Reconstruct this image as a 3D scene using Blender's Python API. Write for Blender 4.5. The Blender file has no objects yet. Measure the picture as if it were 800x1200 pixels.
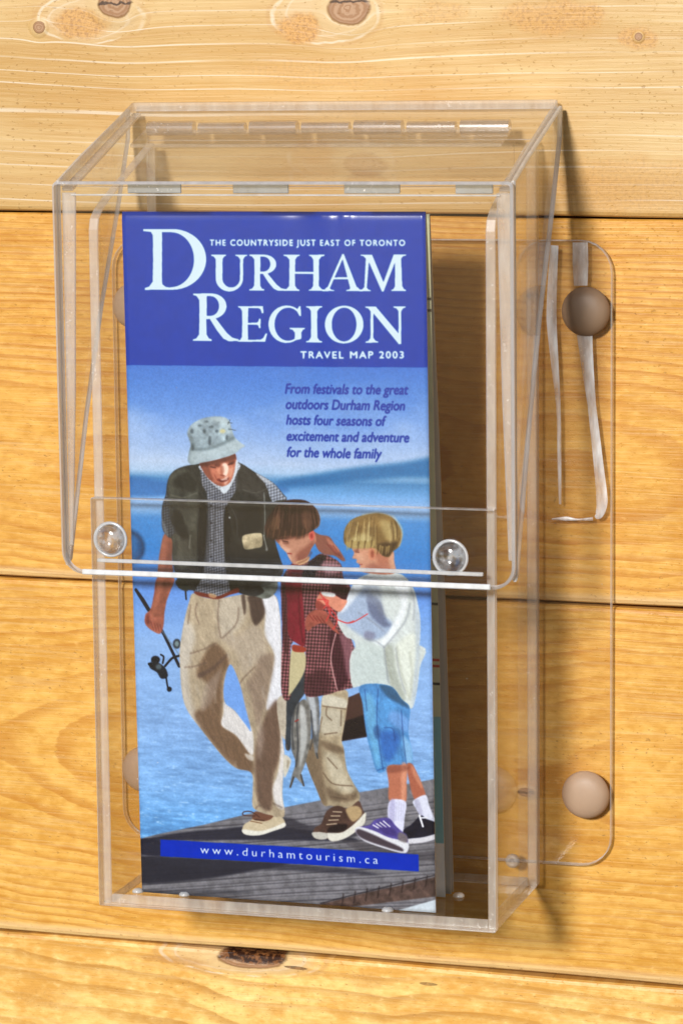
import bpy, bmesh, math, random
import numpy as np
from mathutils import Vector, Matrix
R_ = math.radians
sc = bpy.context.scene
# ---------------------------------------------------------------- camera
cam = bpy.data.cameras.new('camera'); cam_o = bpy.data.objects.new('camera', cam); sc.collection.objects.link(cam_o)
def cam_matrix(loc, rx, ry, rz):
    M = (Matrix.Rotation(rz, 4, 'Z') @ Matrix.Rotation(rx, 4, 'X') @ Matrix.Rotation(ry, 4, 'Y') @ Matrix.Rotation(R_(90), 4, 'X'))
    return Matrix.Translation(loc) @ M
cam_o.matrix_world = cam_matrix((.29973, -1.00517, .2724), -.14012, .01044, .29148)
cam.sensor_fit = 'VERTICAL'; cam.sensor_height = 24; cam.lens = 24*3683.68/1200
cam.shift_x = -.8/1200; cam.shift_y = -2.76/1200
cam.clip_start = .01; cam.clip_end = 50
cam.dof.use_dof = True; cam.dof.focus_distance = 1.04; cam.dof.aperture_fstop = 20
sc.camera = cam_o
# ---------------------------------------------------------------- sky and sun
SUN = Vector((.15, 1.0, -.36)).normalized()          # the way the light travels: from the left, in front, a little above
elev = math.asin(-SUN.z)
w = bpy.data.worlds.new('World'); sc.world = w; w.use_nodes = True
nt = w.node_tree; bg = nt.nodes['Background']
sky = nt.nodes.new('ShaderNodeTexSky'); sky.sky_type = 'NISHITA'; sky.sun_disc = False
sky.sun_elevation = elev
sky.sun_rotation = math.atan2(-SUN.x, -SUN.y)        # clockwise from +Y seen from above
sky.air_density = .8; sky.dust_density = .1; sky.ozone_density = 1.0
nt.links.new(sky.outputs[0], bg.inputs[0]); bg.inputs[1].default_value = .05
sun = bpy.data.lights.new('sun', 'SUN'); sun.energy = 3.6; sun.angle = R_(8); sun.color = (1, .985, .955)
sun_o = bpy.data.objects.new('sun', sun); sc.collection.objects.link(sun_o)
sun_o.rotation_euler = SUN.to_track_quat('-Z', 'Y').to_euler(); sun_o.location = (-.3, -2, .9)
sc.view_settings.view_transform = 'Standard'; sc.view_settings.look = 'None'; sc.view_settings.gamma = 1; sc.view_settings.exposure = .25
sc.cycles.transparent_max_bounces = 40; sc.cycles.max_bounces = 14; sc.cycles.transmission_bounces = 10; sc.cycles.glossy_bounces = 6
sc.cycles.use_denoising = True
# ---------------------------------------------------------------- printed cover (painted with numpy in print space)
TW, TH = 1016, 2235
_src = np.array([(143,248),(498,248),(510,1070),(167,1045)], float)
_dst = np.array([(0,0),(TW,0),(TW,TH),(0,TH)], float)
def homography(s, d):
    A = []; b = []
    for (x, y), (u, v) in zip(s, d):
        A.append([x,y,1,0,0,0,-u*x,-u*y]); b.append(u)
        A.append([0,0,0,x,y,1,-v*x,-v*y]); b.append(v)
    return np.append(np.linalg.solve(np.array(A), np.array(b)), 1).reshape(3,3)
HM = homography(_src, _dst)
CROPS = dict(P=(0,0,1), A=(160,470,4), B=(300,570,4), C=(160,680,3.75), D=(320,760,4), E=(140,240,2.105), F=(150,900,2.051))
CUR = ['P']
rngp = np.random.default_rng(5)
def T(pts, c=None):
    ox, oy, s = CROPS[c or CUR[0]]
    p = np.array(pts, float)/s + (ox, oy)
    q = np.c_[p, np.ones(len(p))] @ HM.T
    return q[:, :2]/q[:, 2:]
def smooth_loop(p, n=5, closed=True):
    N = len(p); out = []
    for i in range(N if closed else N-1):
        a, b, c, d = (p[(i-1) % N], p[i], p[(i+1) % N], p[(i+2) % N]) if closed else (p[max(i-1,0)], p[i], p[i+1], p[min(i+2,N-1)])
        for t in np.linspace(0, 1, n, endpoint=False):
            out.append(.5*((2*b)+(-a+c)*t+(2*a-5*b+4*c-d)*t*t+(-a+3*b-3*c+d)*t**3))
    if not closed: out.append(p[-1])
    return np.array(out)
def box_blur(m, r):
    r = int(r)
    if r < 1: return m
    for ax in (0, 1):
        for _ in range(2):
            p = np.pad(m, [(r+1, r) if k == ax else (0, 0) for k in (0, 1)], mode='edge')
            c = np.cumsum(p, axis=ax)
            n = m.shape[ax]
            m = ((c[2*r+1:2*r+1+n] - c[:n]) if ax == 0 else (c[:, 2*r+1:2*r+1+n] - c[:, :n]))/(2*r+1)
    return m
def vnoise(h, w, cell, seed=0, ax=1.0):
    r = np.random.default_rng(seed)
    gh, gw = int(h/(cell))+3, int(w/(cell*ax))+3
    g = r.random((gh, gw))
    y = np.arange(h)/cell; x = np.arange(w)/(cell*ax)
    yi = y.astype(int); xi = x.astype(int); fy = y-yi; fx = x-xi
    fy = fy*fy*(3-2*fy); fx = fx*fx*(3-2*fx)
    a = g[yi][:, xi]; b = g[yi][:, xi+1]; c = g[yi+1][:, xi]; d = g[yi+1][:, xi+1]
    return (a*(1-fx)+b*fx)*(1-fy)[:, None] + (c*(1-fx)+d*fx)*fy[:, None]
def fbm(h, w, cell, seed=0, ax=1.0, octv=4):
    o = np.zeros((h, w)); a = 1; s = 0
    for k in range(octv):
        o += a*vnoise(h, w, max(cell/2**k, 1.5), seed+k*17, ax); s += a; a *= .55
    return o/s
IMG = np.zeros((TH, TW, 3))
FINE = fbm(TH, TW, 22, 3, 1, 4) - .5
FOLD = fbm(TH, TW, 60, 9, .5, 4) - .5
CLIP = [None]
def polymask(q, pad):
    x0 = max(int(q[:,0].min())-pad, 0); x1 = min(int(q[:,0].max())+pad+2, TW)
    y0 = max(int(q[:,1].min())-pad, 0); y1 = min(int(q[:,1].max())+pad+2, TH)
    if x1 <= x0 or y1 <= y0: return None
    m = np.zeros((y1-y0, x1-x0), bool)
    X = np.arange(x0, x1)+.5; Y = np.arange(y0, y1)+.5
    for (ax, ay), (bx, by) in zip(q, np.roll(q, -1, 0)):
        if ay == by: continue
        lo, hi = (ay, by) if ay < by else (by, ay)
        r0 = np.searchsorted(Y, lo); r1 = np.searchsorted(Y, hi)
        if r1 <= r0: continue
        xc = ax+(Y[r0:r1]-ay)*(bx-ax)/(by-ay)
        m[r0:r1] ^= X[None, :] < xc[:, None]
    return x0, y0, x1, y1, m.astype(float)
def put(x0, y0, x1, y1, m, col, mul=False, n=0, fold=0, fn=None):
    if CLIP[0] is not None: m = m*CLIP[0][y0:y1, x0:x1]
    S = IMG[y0:y1, x0:x1]
    c = np.array(col, float)
    if c.max() > 2: c = c/255
    if c.ndim == 2:      # vertical gradient
        t = np.linspace(0, 1, y1-y0)[:, None, None]; c = c[0]*(1-t)+c[1]*t + np.zeros((1, x1-x0, 1))
    else: c = np.zeros(S.shape)+c
    if fn is not None:
        yy, xx = np.mgrid[y0:y1, x0:x1]; c = c*fn(xx, yy)[..., None]
    if n or fold: c = c*(1+n*2*FINE[y0:y1, x0:x1]+fold*2*FOLD[y0:y1, x0:x1])[..., None]
    tgt = S*c if mul else c
    IMG[y0:y1, x0:x1] = S*(1-m[..., None])+tgt*m[..., None]
def fill(pts, col, a=1, blur=1, sm=True, mul=False, n=0, fold=0, fn=None, c=None):
    q = T(pts, c)
    if sm: q = smooth_loop(q)
    r = polymask(q, int(blur*3)+2)
    if r is None: return
    x0, y0, x1, y1, m = r
    put(x0, y0, x1, y1, box_blur(m, blur)*a, col, mul, n, fold, fn)
def region(pts, c=None, sm=True):
    q = T(pts, c)
    if sm: q = smooth_loop(q)
    x0, y0, x1, y1, m = polymask(q, 3)
    M = np.zeros((TH, TW)); M[y0:y1, x0:x1] = box_blur(m, 1); return M
def stroke(pts, w, col, a=1, blur=0, sm=True, c=None, mul=False, w2=None):
    q = T(pts, c)
    if sm and len(q) > 2: q = smooth_loop(q, 6, False)
    w = w*2.9/2; w2 = w if w2 is None else w2*2.9/2
    pad = int(max(w, w2)+blur*3)+3
    x0 = max(int(q[:,0].min())-pad, 0); x1 = min(int(q[:,0].max())+pad, TW)
    y0 = max(int(q[:,1].min())-pad, 0); y1 = min(int(q[:,1].max())+pad, TH)
    if x1 <= x0 or y1 <= y0: return
    Y, X = np.mgrid[y0:y1, x0:x1]+.5
    m = np.zeros(X.shape); N = len(q)-1
    for i in range(N):
        a0 = q[i]; d = q[i+1]-a0; L = d@d+1e-9
        t = np.clip(((X-a0[0])*d[0]+(Y-a0[1])*d[1])/L, 0, 1)
        ww = w+(w2-w)*(i+t)/N
        m = np.maximum(m, np.clip(ww-np.hypot(X-a0[0]-t*d[0], Y-a0[1]-t*d[1])+.5, 0, 1))
    put(x0, y0, x1, y1, box_blur(m, blur)*a, col, mul)
def dot(x, y, rx, ry, col, c=None, **k):
    t = np.linspace(0, 2*np.pi, 12, endpoint=False)
    fill(np.c_[x+rx*np.cos(t), y+ry*np.sin(t)], col, c=c, **k)
def plaid(s, lo, hi):
    def f(x, y):
        x = x+.12*y
        a = (np.mod(x, s) < s*.45).astype(float); b = (np.mod(y, s) < s*.45).astype(float)
        return lo+(hi-lo)*(a+b)/2
    return f
def weave(s, lo, hi):
    def f(x, y): return lo+(hi-lo)*(.5+.25*np.sin(x*2*np.pi/s)+.25*np.sin((y+.3*x)*2*np.pi/s))
    return f
def folds(amp, cell=26, ax=.45, seed=1, shear=0.):
    '''creases in cloth: ridged noise drawn only inside the current clip'''
    m = CLIP[0]; ys, xs = np.where(m > .05)
    if len(ys) == 0: return
    y0, y1, x0, x1 = ys.min(), ys.max()+1, xs.min(), xs.max()+1
    n1 = fbm(y1-y0, x1-x0+400, cell, seed, ax, 4)
    if shear:
        n1 = np.array([np.roll(r, int(shear*i)) for i, r in enumerate(n1)])
    n1 = n1[:, :x1-x0]
    rd = 1-np.abs(2*n1-1)*3.2; rd = np.clip(rd, -1, 1)
    gy, gx = np.gradient(n1); sh = np.clip((gx*.9-gy*.5)*cell*1.5, -1, 1)
    k = 1+amp*(.75*sh-.35*np.clip(rd, 0, 1)+.1)
    IMG[y0:y1, x0:x1] *= (1+(k-1)*m[y0:y1, x0:x1])[..., None]
def paint_cover():
    H, W = TH, TW
    # sky, far shore, lake
    yk = T([(300, y) for y in (430,455,500,545,556,566,580,592,610,650,690,760,860,930,1000,1070)], 'P')[:, 1]
    cl = [(84,128,200),(96,138,206),(128,160,218),(176,194,226),(168,192,224),(92,140,184),(125,168,218),(150,182,228),(92,152,215),(72,142,210),(112,152,222),(150,180,228),(146,178,226),(136,174,224),(108,160,216),(94,150,206)]
    yy = np.arange(H)
    for k in range(3): IMG[:, :, k] = np.interp(yy, yk, [c_[k]/255 for c_ in cl])[:, None]
    cloud = fbm(H, W, 170, 31, 2.2, 4)
    g = np.interp(yy, [yk[0], yk[1], yk[3], yk[5]], [0, .5, .8, 0])[:, None]
    m = np.clip((cloud-.45)*3, 0, 1)*g*.55
    IMG[:] = IMG*(1-m[..., None])+np.array([.80,.85,.94])*m[..., None]
    # water: long low ripples
    wv = fbm(H, W, 9, 51, 7, 3)-.5; wv2 = fbm(H, W, 40, 57, 5, 3)-.5; w3 = fbm(H, W, 7, 63, 3, 3)-.5
    g = np.interp(yy, [yk[6], yk[8], yk[11], yk[12], H], [0, .06, .10, .30, .6])[:, None]
    gg = (1+g*(wv*.6+wv2*.5)+np.interp(yy, [yk[11], yk[12], H], [0, .25, .5])[:, None]*w3*.45)
    IMG[:] = IMG*gg[..., None]
    sp = np.clip(w3-.17, 0, 1)*np.interp(yy, [yk[11], yk[13], H], [0, 3.0, 4])[:, None]
    IMG[:] = IMG*(1-sp[..., None])+np.array([.72,.84,.97])*sp[..., None]
    CUR[0] = 'P'
    fill([(140,564),(165,561),(200,566),(260,562),(330,572),(330,580),(240,582),(140,584)], (70,118,172), a=.8, blur=7)
    fill([(330,566),(370,558),(420,550),(470,545),(520,538),(520,562),(470,563),(400,568),(330,574)], (52,112,160), a=.85, blur=7)
    fill([(140,590),(250,588),(360,596),(520,598),(520,612),(300,606),(140,604)], (170,195,232), a=.5, blur=9)
    # pier
    pier = [(150,987),(190,977),(240,967),(290,955),(335,947),(372,940),(420,930),(470,922),(520,913),(520,1080),(150,1060)]
    fill(pier, (128,126,132), sm=False, n=.16)
    CLIP[0] = region(pier, sm=False)
    for k in range(26):
        y = 955+k*5.2+((k*7) % 3)
        y2 = y-22+k*.9
        stroke([(150,y+14),(330,y+2),(520,y2)], .9+((k*5)%3)*.35, (60,58,66), a=.35+.2*((k*3)%2), blur=1)
        stroke([(150,y+16),(330,y+4),(520,y2+2)], .8, (176,174,180), a=.25, blur=1)
    for k in range(60):
        x = 165+rngp.random()*340; y = 950+rngp.random()*110
        stroke([(x,y),(x+10+rngp.random()*25,y-2)], .7, (75,72,80) if k % 2 else (165,163,168), a=.3, blur=1)
    fill([(150,988),(215,976),(262,972),(300,969),(345,972),(420,986),(300,985),(188,986),(150,995)], (48,48,62), a=.85, blur=2)
    fill([(150,998),(189,1003),(189,986),(150,984)], (45,46,62), a=.9, blur=2)
    fill([(150,1006),(200,1005),(300,1010),(340,1012),(290,1022),(230,1031),(150,1034)], (48,48,60), a=.9, blur=3)
    fill([(190,1004),(300,1011),(400,1018),(440,1026),(320,1020),(200,1014)], (60,60,72), a=.7, blur=3)
    fill([(150,1044),(230,1042),(300,1046),(200,1052),(150,1050)], (62,62,70), a=.5, blur=3)
    fill([(300,958),(340,960),(360,968),(420,975),(400,984),(340,975),(300,968)], (58,56,66), a=.7, blur=3)
    fill([(400,985),(450,992),(480,1000),(520,998),(520,1010),(440,1005)], (70,66,72), a=.5, blur=3)
    # broken end of the pier in the lower right corner
    fill([(375,1060),(430,1046),(470,1038),(520,1026),(520,1050),(450,1058),(400,1064)], (96,80,76), sm=False, n=.35, blur=1)
    for k in range(9): stroke([(400+k*14,1062-k*3.2),(402+k*14,1048-k*3.0)], 1.6, (48,38,40), a=.6, blur=1)
    stroke([(375,1059),(430,1045),(520,1024)], 1.2, (40,36,42), a=.8, blur=1)
    fill([(462,1068),(480,1063),(520,1052),(520,1080),(470,1078)], (205,214,226), sm=False, blur=1)
    CLIP[0] = None
    # ---- fishing rod
    stroke([(0,893),(35,940),(74,1005)], 3, (40,44,54), c='A', sm=False)
    stroke([(0,52),(60,148),(112,225),(190,385)], 3.6, (38,42,52), c='C', sm=True)
    stroke([(112,225),(190,335)], 2.0, (120,135,150), c='C', a=.6)
    CUR[0] = 'C'
    dot(180,287,17,22, (66,74,84)); dot(180,287,9,12, (130,145,150))
    dot(86,357,20,17, (30,34,42)); fill([(58,372),(90,366),(128,392),(140,430),(112,440),(92,412),(64,395)], (36,40,48))
    dot(100,388,13,12, (92,104,112), blur=2)
    stroke([(128,385),(160,350),(190,340)], 2.6, (34,38,46)); stroke([(110,335),(122,345),(118,372)], 2.2, (40,44,50))
    stroke([(132,430),(140,478)], 2, (28,32,38)); dot(147,486,11,11, (28,32,38)); stroke([(58,376),(70,384)], 3.2, (28,32,38))
    # ---- man
    fill([(95,0),(168,0),(150,60),(128,120),(125,160),(122,205),(112,238),(98,243),(80,235),(60,222),(40,198),(42,160),(66,132),(80,70)], (160,106,92), n=.14)
    fill([(95,0),(120,0),(105,70),(90,140),(60,150),(62,200),(44,195),(48,160),(72,130)], (112,62,60), a=.75, blur=3)
    for k in range(4): stroke([(66+k*14,190+k*5),(78+k*12,226+k*3)], 1, (110,58,56), a=.7, blur=1)
    fill([(135,632),(178,645),(170,740),(174,820),(150,905),(128,1010),(75,1010),(96,890),(106,770),(116,700)], (146,98,84), c='A', n=.14)
    fill([(135,632),(150,640),(140,760),(120,900),(85,1010),(72,1010),(96,890),(106,770),(116,700)], (186,128,108), c='A', a=.5, blur=4)
    trousers = [(250,66),(232,110),(214,180),(200,260),(192,330),(195,400),(200,480),(214,550),(240,600),(285,660),(335,725),(390,790),(440,832),(505,852),(510,930),(508,985),(518,1010),(560,1030),(605,1042),(642,1047),(650,1020),(640,950),(645,850),(650,780),(640,700),(630,600),(626,530),(640,500),(642,400),(636,250),(630,150),(602,70),(480,70),(370,88),(300,84)]
    fill(trousers, (176,162,144), fold=.10, n=.05)
    CLIP[0] = region(trousers)
    fill([(215,180),(260,250),(230,400),(250,560),(300,640),(240,640),(190,450),(190,300)], (205,198,192), a=.7, blur=8)
    fill([(350,285),(412,362),(385,430),(378,545),(380,640),(440,685),(505,780),(508,860),(440,832),(350,740),(255,602),(300,560),(318,470),(268,420),(300,335)], (116,94,78), a=.85, blur=6)
    fill([(300,480),(350,420),(375,400),(350,500),(320,560),(285,580)], (158,144,136), a=.6, blur=5)
    fill([(270,420),(330,390),(400,330),(385,360),(330,410),(282,436)], (96,80,76), a=.6, blur=3)
    fill([(388,540),(440,590),(500,650),(514,710),(506,775),(440,690),(376,645),(384,590)], (216,212,214), a=.95, blur=2)
    fill([(476,768),(512,780),(512,800),(490,792)], (214,206,200), a=.8, blur=2)
    fill([(372,85),(480,72),(485,130),(470,190),(440,230),(385,260),(368,240),(355,150)], (200,192,184), a=.5, blur=8)
    fill([(340,240),(380,270),(440,330),(470,420),(520,380),(575,350),(560,250),(520,200),(440,250)], (176,164,154), a=.6, blur=8)
    fill([(462,78),(478,76),(482,140),(474,160)], (90,76,70), a=.9, blur=2)
    fill([(492,80),(548,78),(570,120),(560,170),(525,208),(505,170),(498,120)], (84,70,66), a=.95, blur=3)
    fill([(555,80),(602,70),(632,150),(640,400),(642,510),(572,578),(590,450),(606,335),(566,250),(568,150)], (226,226,236), a=.95, blur=3)
    fill([(545,345),(600,330),(604,380),(585,470),(565,560),(530,650),(500,500),(480,470),(520,400)], (140,124,114), a=.75, blur=6)
    fill([(622,540),(632,700),(625,800),(600,870),(590,1012),(540,990),(524,900),(524,740),(560,620),(590,560)], (110,90,80), a=.88, blur=5)
    fill([(545,620),(560,700),(540,800),(528,700)], (170,156,148), a=.6, blur=6)
    fill([(632,600),(650,780),(645,860),(640,950),(646,1010),(610,990),(598,920),(622,850),(634,740)], (222,218,220), a=.9, blur=3)
    for p_ in ([(365,96),(360,180),(372,262)], [(268,110),(262,150),(278,200)], [(240,120),(228,200)], [(350,285),(300,310),(240,330)], [(520,390),(470,440),(445,480)], [(590,1010),(540,995),(525,1008)], [(450,130),(440,200),(380,262)], [(215,390),(260,385),(310,370)], [(560,860),(540,900),(545,960)], [(600,985),(640,1005)]):
        stroke(p_, 1.6, (112,96,88), a=.65, blur=2)
    for k in range(26):
        x = 220+rngp.random()*380; y = 120+rngp.random()*850
        stroke([(x,y),(x+18*rngp.random(),y+40+30*rngp.random())], 2.2, (150,136,126) if k % 2 else (214,206,200), a=.28, blur=3)
    folds(0.042, 44, .5, 101, .25); folds(0.024, 16, .5, 105, -.2)
    CLIP[0] = None
    fill([(415,378),(455,465),(478,560),(504,668),(480,642),(432,580),(388,540),(388,450)], (128,164,226), n=.03)
    # boat shoes
    fill([(648,778),(678,796),(668,838),(648,872)], (206,200,190)); fill([(660,800),(672,802),(662,836)], (150,140,126), a=.7)
    fill([(464,1104),(474,1076),(505,1056),(522,1020),(560,1032),(612,1044),(642,1050),(650,1084),(600,1104),(540,1122),(480,1120)], (196,182,160), n=.08)
    fill([(466,1098),(540,1106),(600,1090),(648,1070),(650,1088),(600,1106),(540,1124),(480,1121)], (228,224,216), blur=1)
    fill([(522,1020),(565,1032),(600,1042),(570,1062),(520,1058),(508,1048)], (112,78,66), a=.9)
    stroke([(540,1046),(505,1022),(472,1022),(470,1036),(520,1040)], 1.1, (88,60,56)); stroke([(520,1056),(560,1060)], 1.2, (80,54,48)); stroke([(500,1062),(550,1072)], 1.0, (130,100,80))
    CUR[0] = 'A'
    # vest and shirt
    body = [(258,308),(200,324),(165,350),(147,392),(140,450),(124,500),(121,560),(126,612),(150,646),(170,662),(172,740),(180,800),(196,832),(188,866),(236,892),(276,900),(330,920),(380,934),(440,915),(482,892),(540,915),(600,934),(640,915),(662,860),(690,800),(672,740),(655,680),(644,600),(650,540),(690,500),(706,468),(685,440),(648,398),(606,370),(560,345),(482,298),(430,300),(330,300)]
    fill(body, (58,58,56), n=.12, fold=.15)
    CLIP[0] = region(body)
    fill([(300,300),(330,360),(400,425),(440,410),(475,330),(482,300),(470,420),(430,490),(412,560),(418,780),(440,900),(400,930),(280,905),(320,800),(335,480),(310,400)], (128,130,140), fn=weave(9,.55,1.25), blur=1)
    fill([(335,470),(350,560),(345,700),(330,800),(318,700),(325,560)], (60,62,70), a=.6, blur=3)
    for y in (500,582,664,740): dot(352,y,5,5,(40,40,48))
    stroke([(372,440),(368,600),(362,790)], 1.3, (70,72,80), a=.8, blur=1)
    fill([(300,500),(290,640),(285,800),(312,800),(330,640),(332,500)], (30,31,36), a=.95, blur=2)
    fill([(420,500),(412,640),(425,770),(450,770),(446,600)], (26,27,32), a=.95, blur=2)
    # left of vest, worn olive with pockets
    fill([(165,350),(240,330),(290,400),(290,500),(285,640),(282,770),(190,790),(168,740),(172,640),(200,600),(160,520),(150,440)], (84,84,78), a=.9, blur=3, n=.2, fold=.25)
    fill([(178,375),(240,345),(285,400),(270,440),(215,420),(185,410)], (46,46,44), a=.8, blur=4)
    fill([(175,520),(215,540),(240,640),(200,640),(180,590)], (36,36,36), a=.85, blur=3)
    fill([(210,640),(240,590),(250,700),(230,760)], (40,40,40), a=.7, blur=3)
    fill([(200,680),(240,660),(260,700),(250,780),(200,790)], (104,102,94), a=.6, blur=4)
    stroke([(165,450),(220,462),(285,440)], 1.4, (120,118,108), a=.6, blur=1); stroke([(255,640),(250,700)], 1.6, (150,148,140), a=.6, blur=1)
    # right of vest
    fill([(480,305),(560,350),(610,400),(600,470),(500,430),(470,430)], (70,68,66), a=.9, blur=3, n=.2)
    fill([(470,520),(560,500),(590,560),(560,640),(480,640),(450,580)], (40,40,42), a=.9, blur=3, fold=.2)
    fill([(440,640),(500,700),(580,720),(660,700),(676,760),(640,800),(540,790),(440,760)], (44,44,46), a=.9, blur=4, n=.2)
    stroke([(600,440),(604,560),(600,640)], 1.5, (150,152,150), a=.7); stroke([(440,500),(470,560),(475,640)], 1.2, (100,100,100), a=.6, blur=1)
    stroke([(500,425),(560,440),(612,420)], 1.3, (110,108,104), a=.5, blur=1); stroke([(598,640),(612,700)], 1.6, (170,170,165), a=.7)
    dot(438,556,4,5,(225,228,230)); dot(612,706,5,7,(150,150,150))
    folds(0.072, 30, .6, 111, .3); folds(0.042, 11, .8, 115)
    # sleeves
    fill([(560,345),(610,368),(650,398),(690,450),(708,470),(660,476),(636,480),(606,400)], (150,155,168), fn=weave(10,.6,1.25), blur=1)
    fill([(560,345),(600,365),(640,395),(625,400),(590,380)], (190,194,204), a=.7, blur=2)
    fill([(142,440),(124,500),(121,560),(124,606),(150,648),(182,622),(160,560),(158,490)], (88,90,96), fn=weave(9,.6,1.2), blur=1)
    fill([(120,560),(128,612),(150,648),(142,600)], (130,134,142), a=.7, blur=2)
    fill([(650,840),(690,790),(712,800),(690,860),(640,880)], (108,112,116), a=.9, blur=2, n=.2)
    fill([(560,900),(600,860),(690,800),(700,840),(660,890),(610,936)], (84,86,86), n=.3, blur=2)
    CLIP[0] = None
    fill([(545,900),(600,880),(660,860),(655,905),(612,936),(560,925)], (118,122,118), n=.4, blur=1)
    fill([(480,880),(560,870),(600,900),(560,925),(500,915),(470,900)], (52,52,54), n=.3, blur=1)
    stroke([(232,888),(236,938)], 2, (46,48,50)); fill([(188,850),(250,870),(240,900),(200,885)], (60,64,60), n=.3)
    fill([(498,646),(520,634),(578,628),(592,645),(590,690),(560,700),(512,705),(500,680)], (192,178,152), n=.35)
    fill([(272,902),(330,912),(380,925),(430,905),(474,884),(482,905),(440,918),(385,938),(330,930),(290,920)], (116,58,48)); fill([(342,910),(375,918),(372,932),(345,928)], (190,160,130), a=.8)
    # head
    face = [(300,295),(350,290),(420,270),(462,255),(470,300),(458,350),(440,392),(412,409),(378,402),(340,372),(312,332)]
    fill([(300,310),(322,350),(352,392),(400,430),(430,420),(470,350),(478,300)], (196,202,214), fn=weave(9,.7,1.1)); fill(face, (186,124,106), n=.1)
    CLIP[0] = region(face)
    fill([(300,290),(330,290),(350,340),(360,392),(330,380),(300,330)], (110,66,58), a=.7, blur=4)
    fill([(300,284),(470,250),(470,282),(380,305),(300,318)], (88,54,50), a=.75, blur=4)
    fill([(402,310),(418,300),(434,320),(430,350),(418,362),(404,345)], (246,214,200), blur=2)
    fill([(415,368),(432,362),(428,392),(414,400)], (236,190,176), blur=2, a=.9)
    fill([(378,330),(396,322),(404,350),(390,356)], (214,154,132), blur=2, a=.8)
    stroke([(350,318),(372,322)], 1.6, (70,40,40), a=.8, blur=1); stroke([(432,308),(452,300)], 1.4, (70,40,40), a=.8, blur=1)
    stroke([(380,378),(400,386),(420,378)], 1.6, (110,50,50), a=.9, blur=1); stroke([(368,355),(376,372)], 1, (120,66,60), a=.7, blur=1); stroke([(396,356),(414,360)], 1.4, (120,66,58), a=.7, blur=1)
    fill([(360,390),(400,395),(410,412),(370,405)], (120,74,64), a=.6, blur=3)
    fill([(312,318),(330,322),(345,350),(350,380),(332,366)], (150,98,82), a=.6, blur=3)
    fill([(366,306),(384,300),(396,306),(390,318),(370,318)], (96,58,52), a=.7, blur=2); fill([(436,296),(462,288),(460,304),(440,308)], (92,56,50), a=.7, blur=2)
    fill([(398,318),(408,312),(414,340),(406,352),(396,348)], (150,92,78), a=.6, blur=2)
    fill([(384,372),(412,378),(436,366),(430,382),(408,390),(390,384)], (96,42,42), a=.7, blur=1); fill([(398,376),(426,372),(424,379),(402,382)], (228,204,196), a=.7, blur=1)
    fill([(436,330),(456,318),(452,352),(438,368)], (222,170,150), a=.7, blur=3)
    CLIP[0] = None
    fill([(395,418),(412,444),(440,416),(470,350),(478,300),(468,290),(458,360),(436,398)], (206,212,222), blur=1)
    hat = [(240,158),(258,120),(300,94),(350,82),(400,82),(432,96),(446,132),(462,178),(490,205),(510,220),(490,232),(462,256),(420,272),(350,290),(300,300),(264,308),(243,290),(248,250),(256,215),(248,186)]
    fill(hat, (160,174,184), n=.2, fold=.12)
    CLIP[0] = region(hat)
    fill([(240,160),(275,200),(285,290),(262,310),(240,290)], (112,122,126), a=.6, blur=5); fill([(262,240),(350,232),(460,195),(510,218),(460,250),(350,285),(260,305)], (186,198,206), a=.7, blur=5)
    fill([(256,228),(350,222),(452,178),(455,190),(352,236),(258,242)], (112,124,130), a=.7, blur=3)
    for x, y, rx, ry in ((345,195,7,22),(266,226,6,16),(298,124,10,6),(352,130,12,6),(425,180,6,14),(262,150,8,12),(330,105,10,5),(388,108,8,4),(378,150,9,7),(320,150,7,10)): dot(x, y, rx, ry, (62,72,78), a=.6, blur=2)
    dot(405,150,14,10,(206,196,150),a=.8,blur=2); fill([(350,84),(430,96),(440,130),(380,110)], (196,208,214), a=.6, blur=5)
    CLIP[0] = None
    for a_ in ((430,118,440,96),(432,140,466,146),(430,110,450,112)): stroke([a_[:2], a_[2:]], .8, (90,100,104))
    # ---- dark case carried behind the boys, then the older boy
    CUR[0] = 'D'
    fill([(325,250),(418,210),(442,420),(318,442)], (84,62,58), sm=False); fill([(330,350),(430,318),(442,420),(318,442)], (42,34,38), sm=False, blur=2)
    leg = [(240,222),(346,205),(345,300),(332,380),(322,440),(332,480),(345,570),(372,630),(402,680),(405,712),(380,740),(330,752),(270,742),(235,738),(200,660),(160,560),(148,500),(170,440),(212,410),(222,330)]
    fill([(20,250),(84,236),(80,400),(66,440),(34,398)], (186,176,164), n=.1)
    fill(leg, (172,158,138), fold=.18, n=.08)
    CLIP[0] = region(leg)
    fill([(148,500),(212,420),(230,560),(250,740),(200,700),(150,560)], (122,106,90), a=.8, blur=5)
    fill([(240,225),(345,250),(335,290),(236,275)], (214,208,196), a=.8, blur=3); fill([(225,300),(320,300),(322,390),(290,410),(222,400)], (206,200,188), a=.6, blur=6)
    fill([(225,440),(320,470),(332,500),(250,480)], (110,94,80), a=.7, blur=4); fill([(250,655),(320,690),(392,680),(370,720),(270,715)], (112,96,82), a=.7, blur=4)
    fill([(245,500),(310,520),(345,600),(380,670),(330,680),(270,620)], (216,208,192), a=.55, blur=7)
    for p_ in ([(232,278),(340,292)], [(252,285),(250,320),(275,345)], [(320,300),(318,370)], [(240,410),(300,402)], [(235,590),(280,640),(370,650)], [(270,700),(340,712)], [(230,330),(215,400)], [(255,520),(300,570)]): stroke(p_, 1.5, (104,88,76), a=.7, blur=1)
    folds(0.042, 34, .8, 121, -.3); folds(0.024, 13, 1, 125)
    CLIP[0] = None
    sh = [(184,866),(198,842),(225,825),(250,768),(300,742),(352,755),(400,720),(420,760),(433,792),(420,832),(345,888),(282,907),(250,895),(212,898),(188,888)]
    fill(sh, (92,72,66), n=.2)
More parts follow.
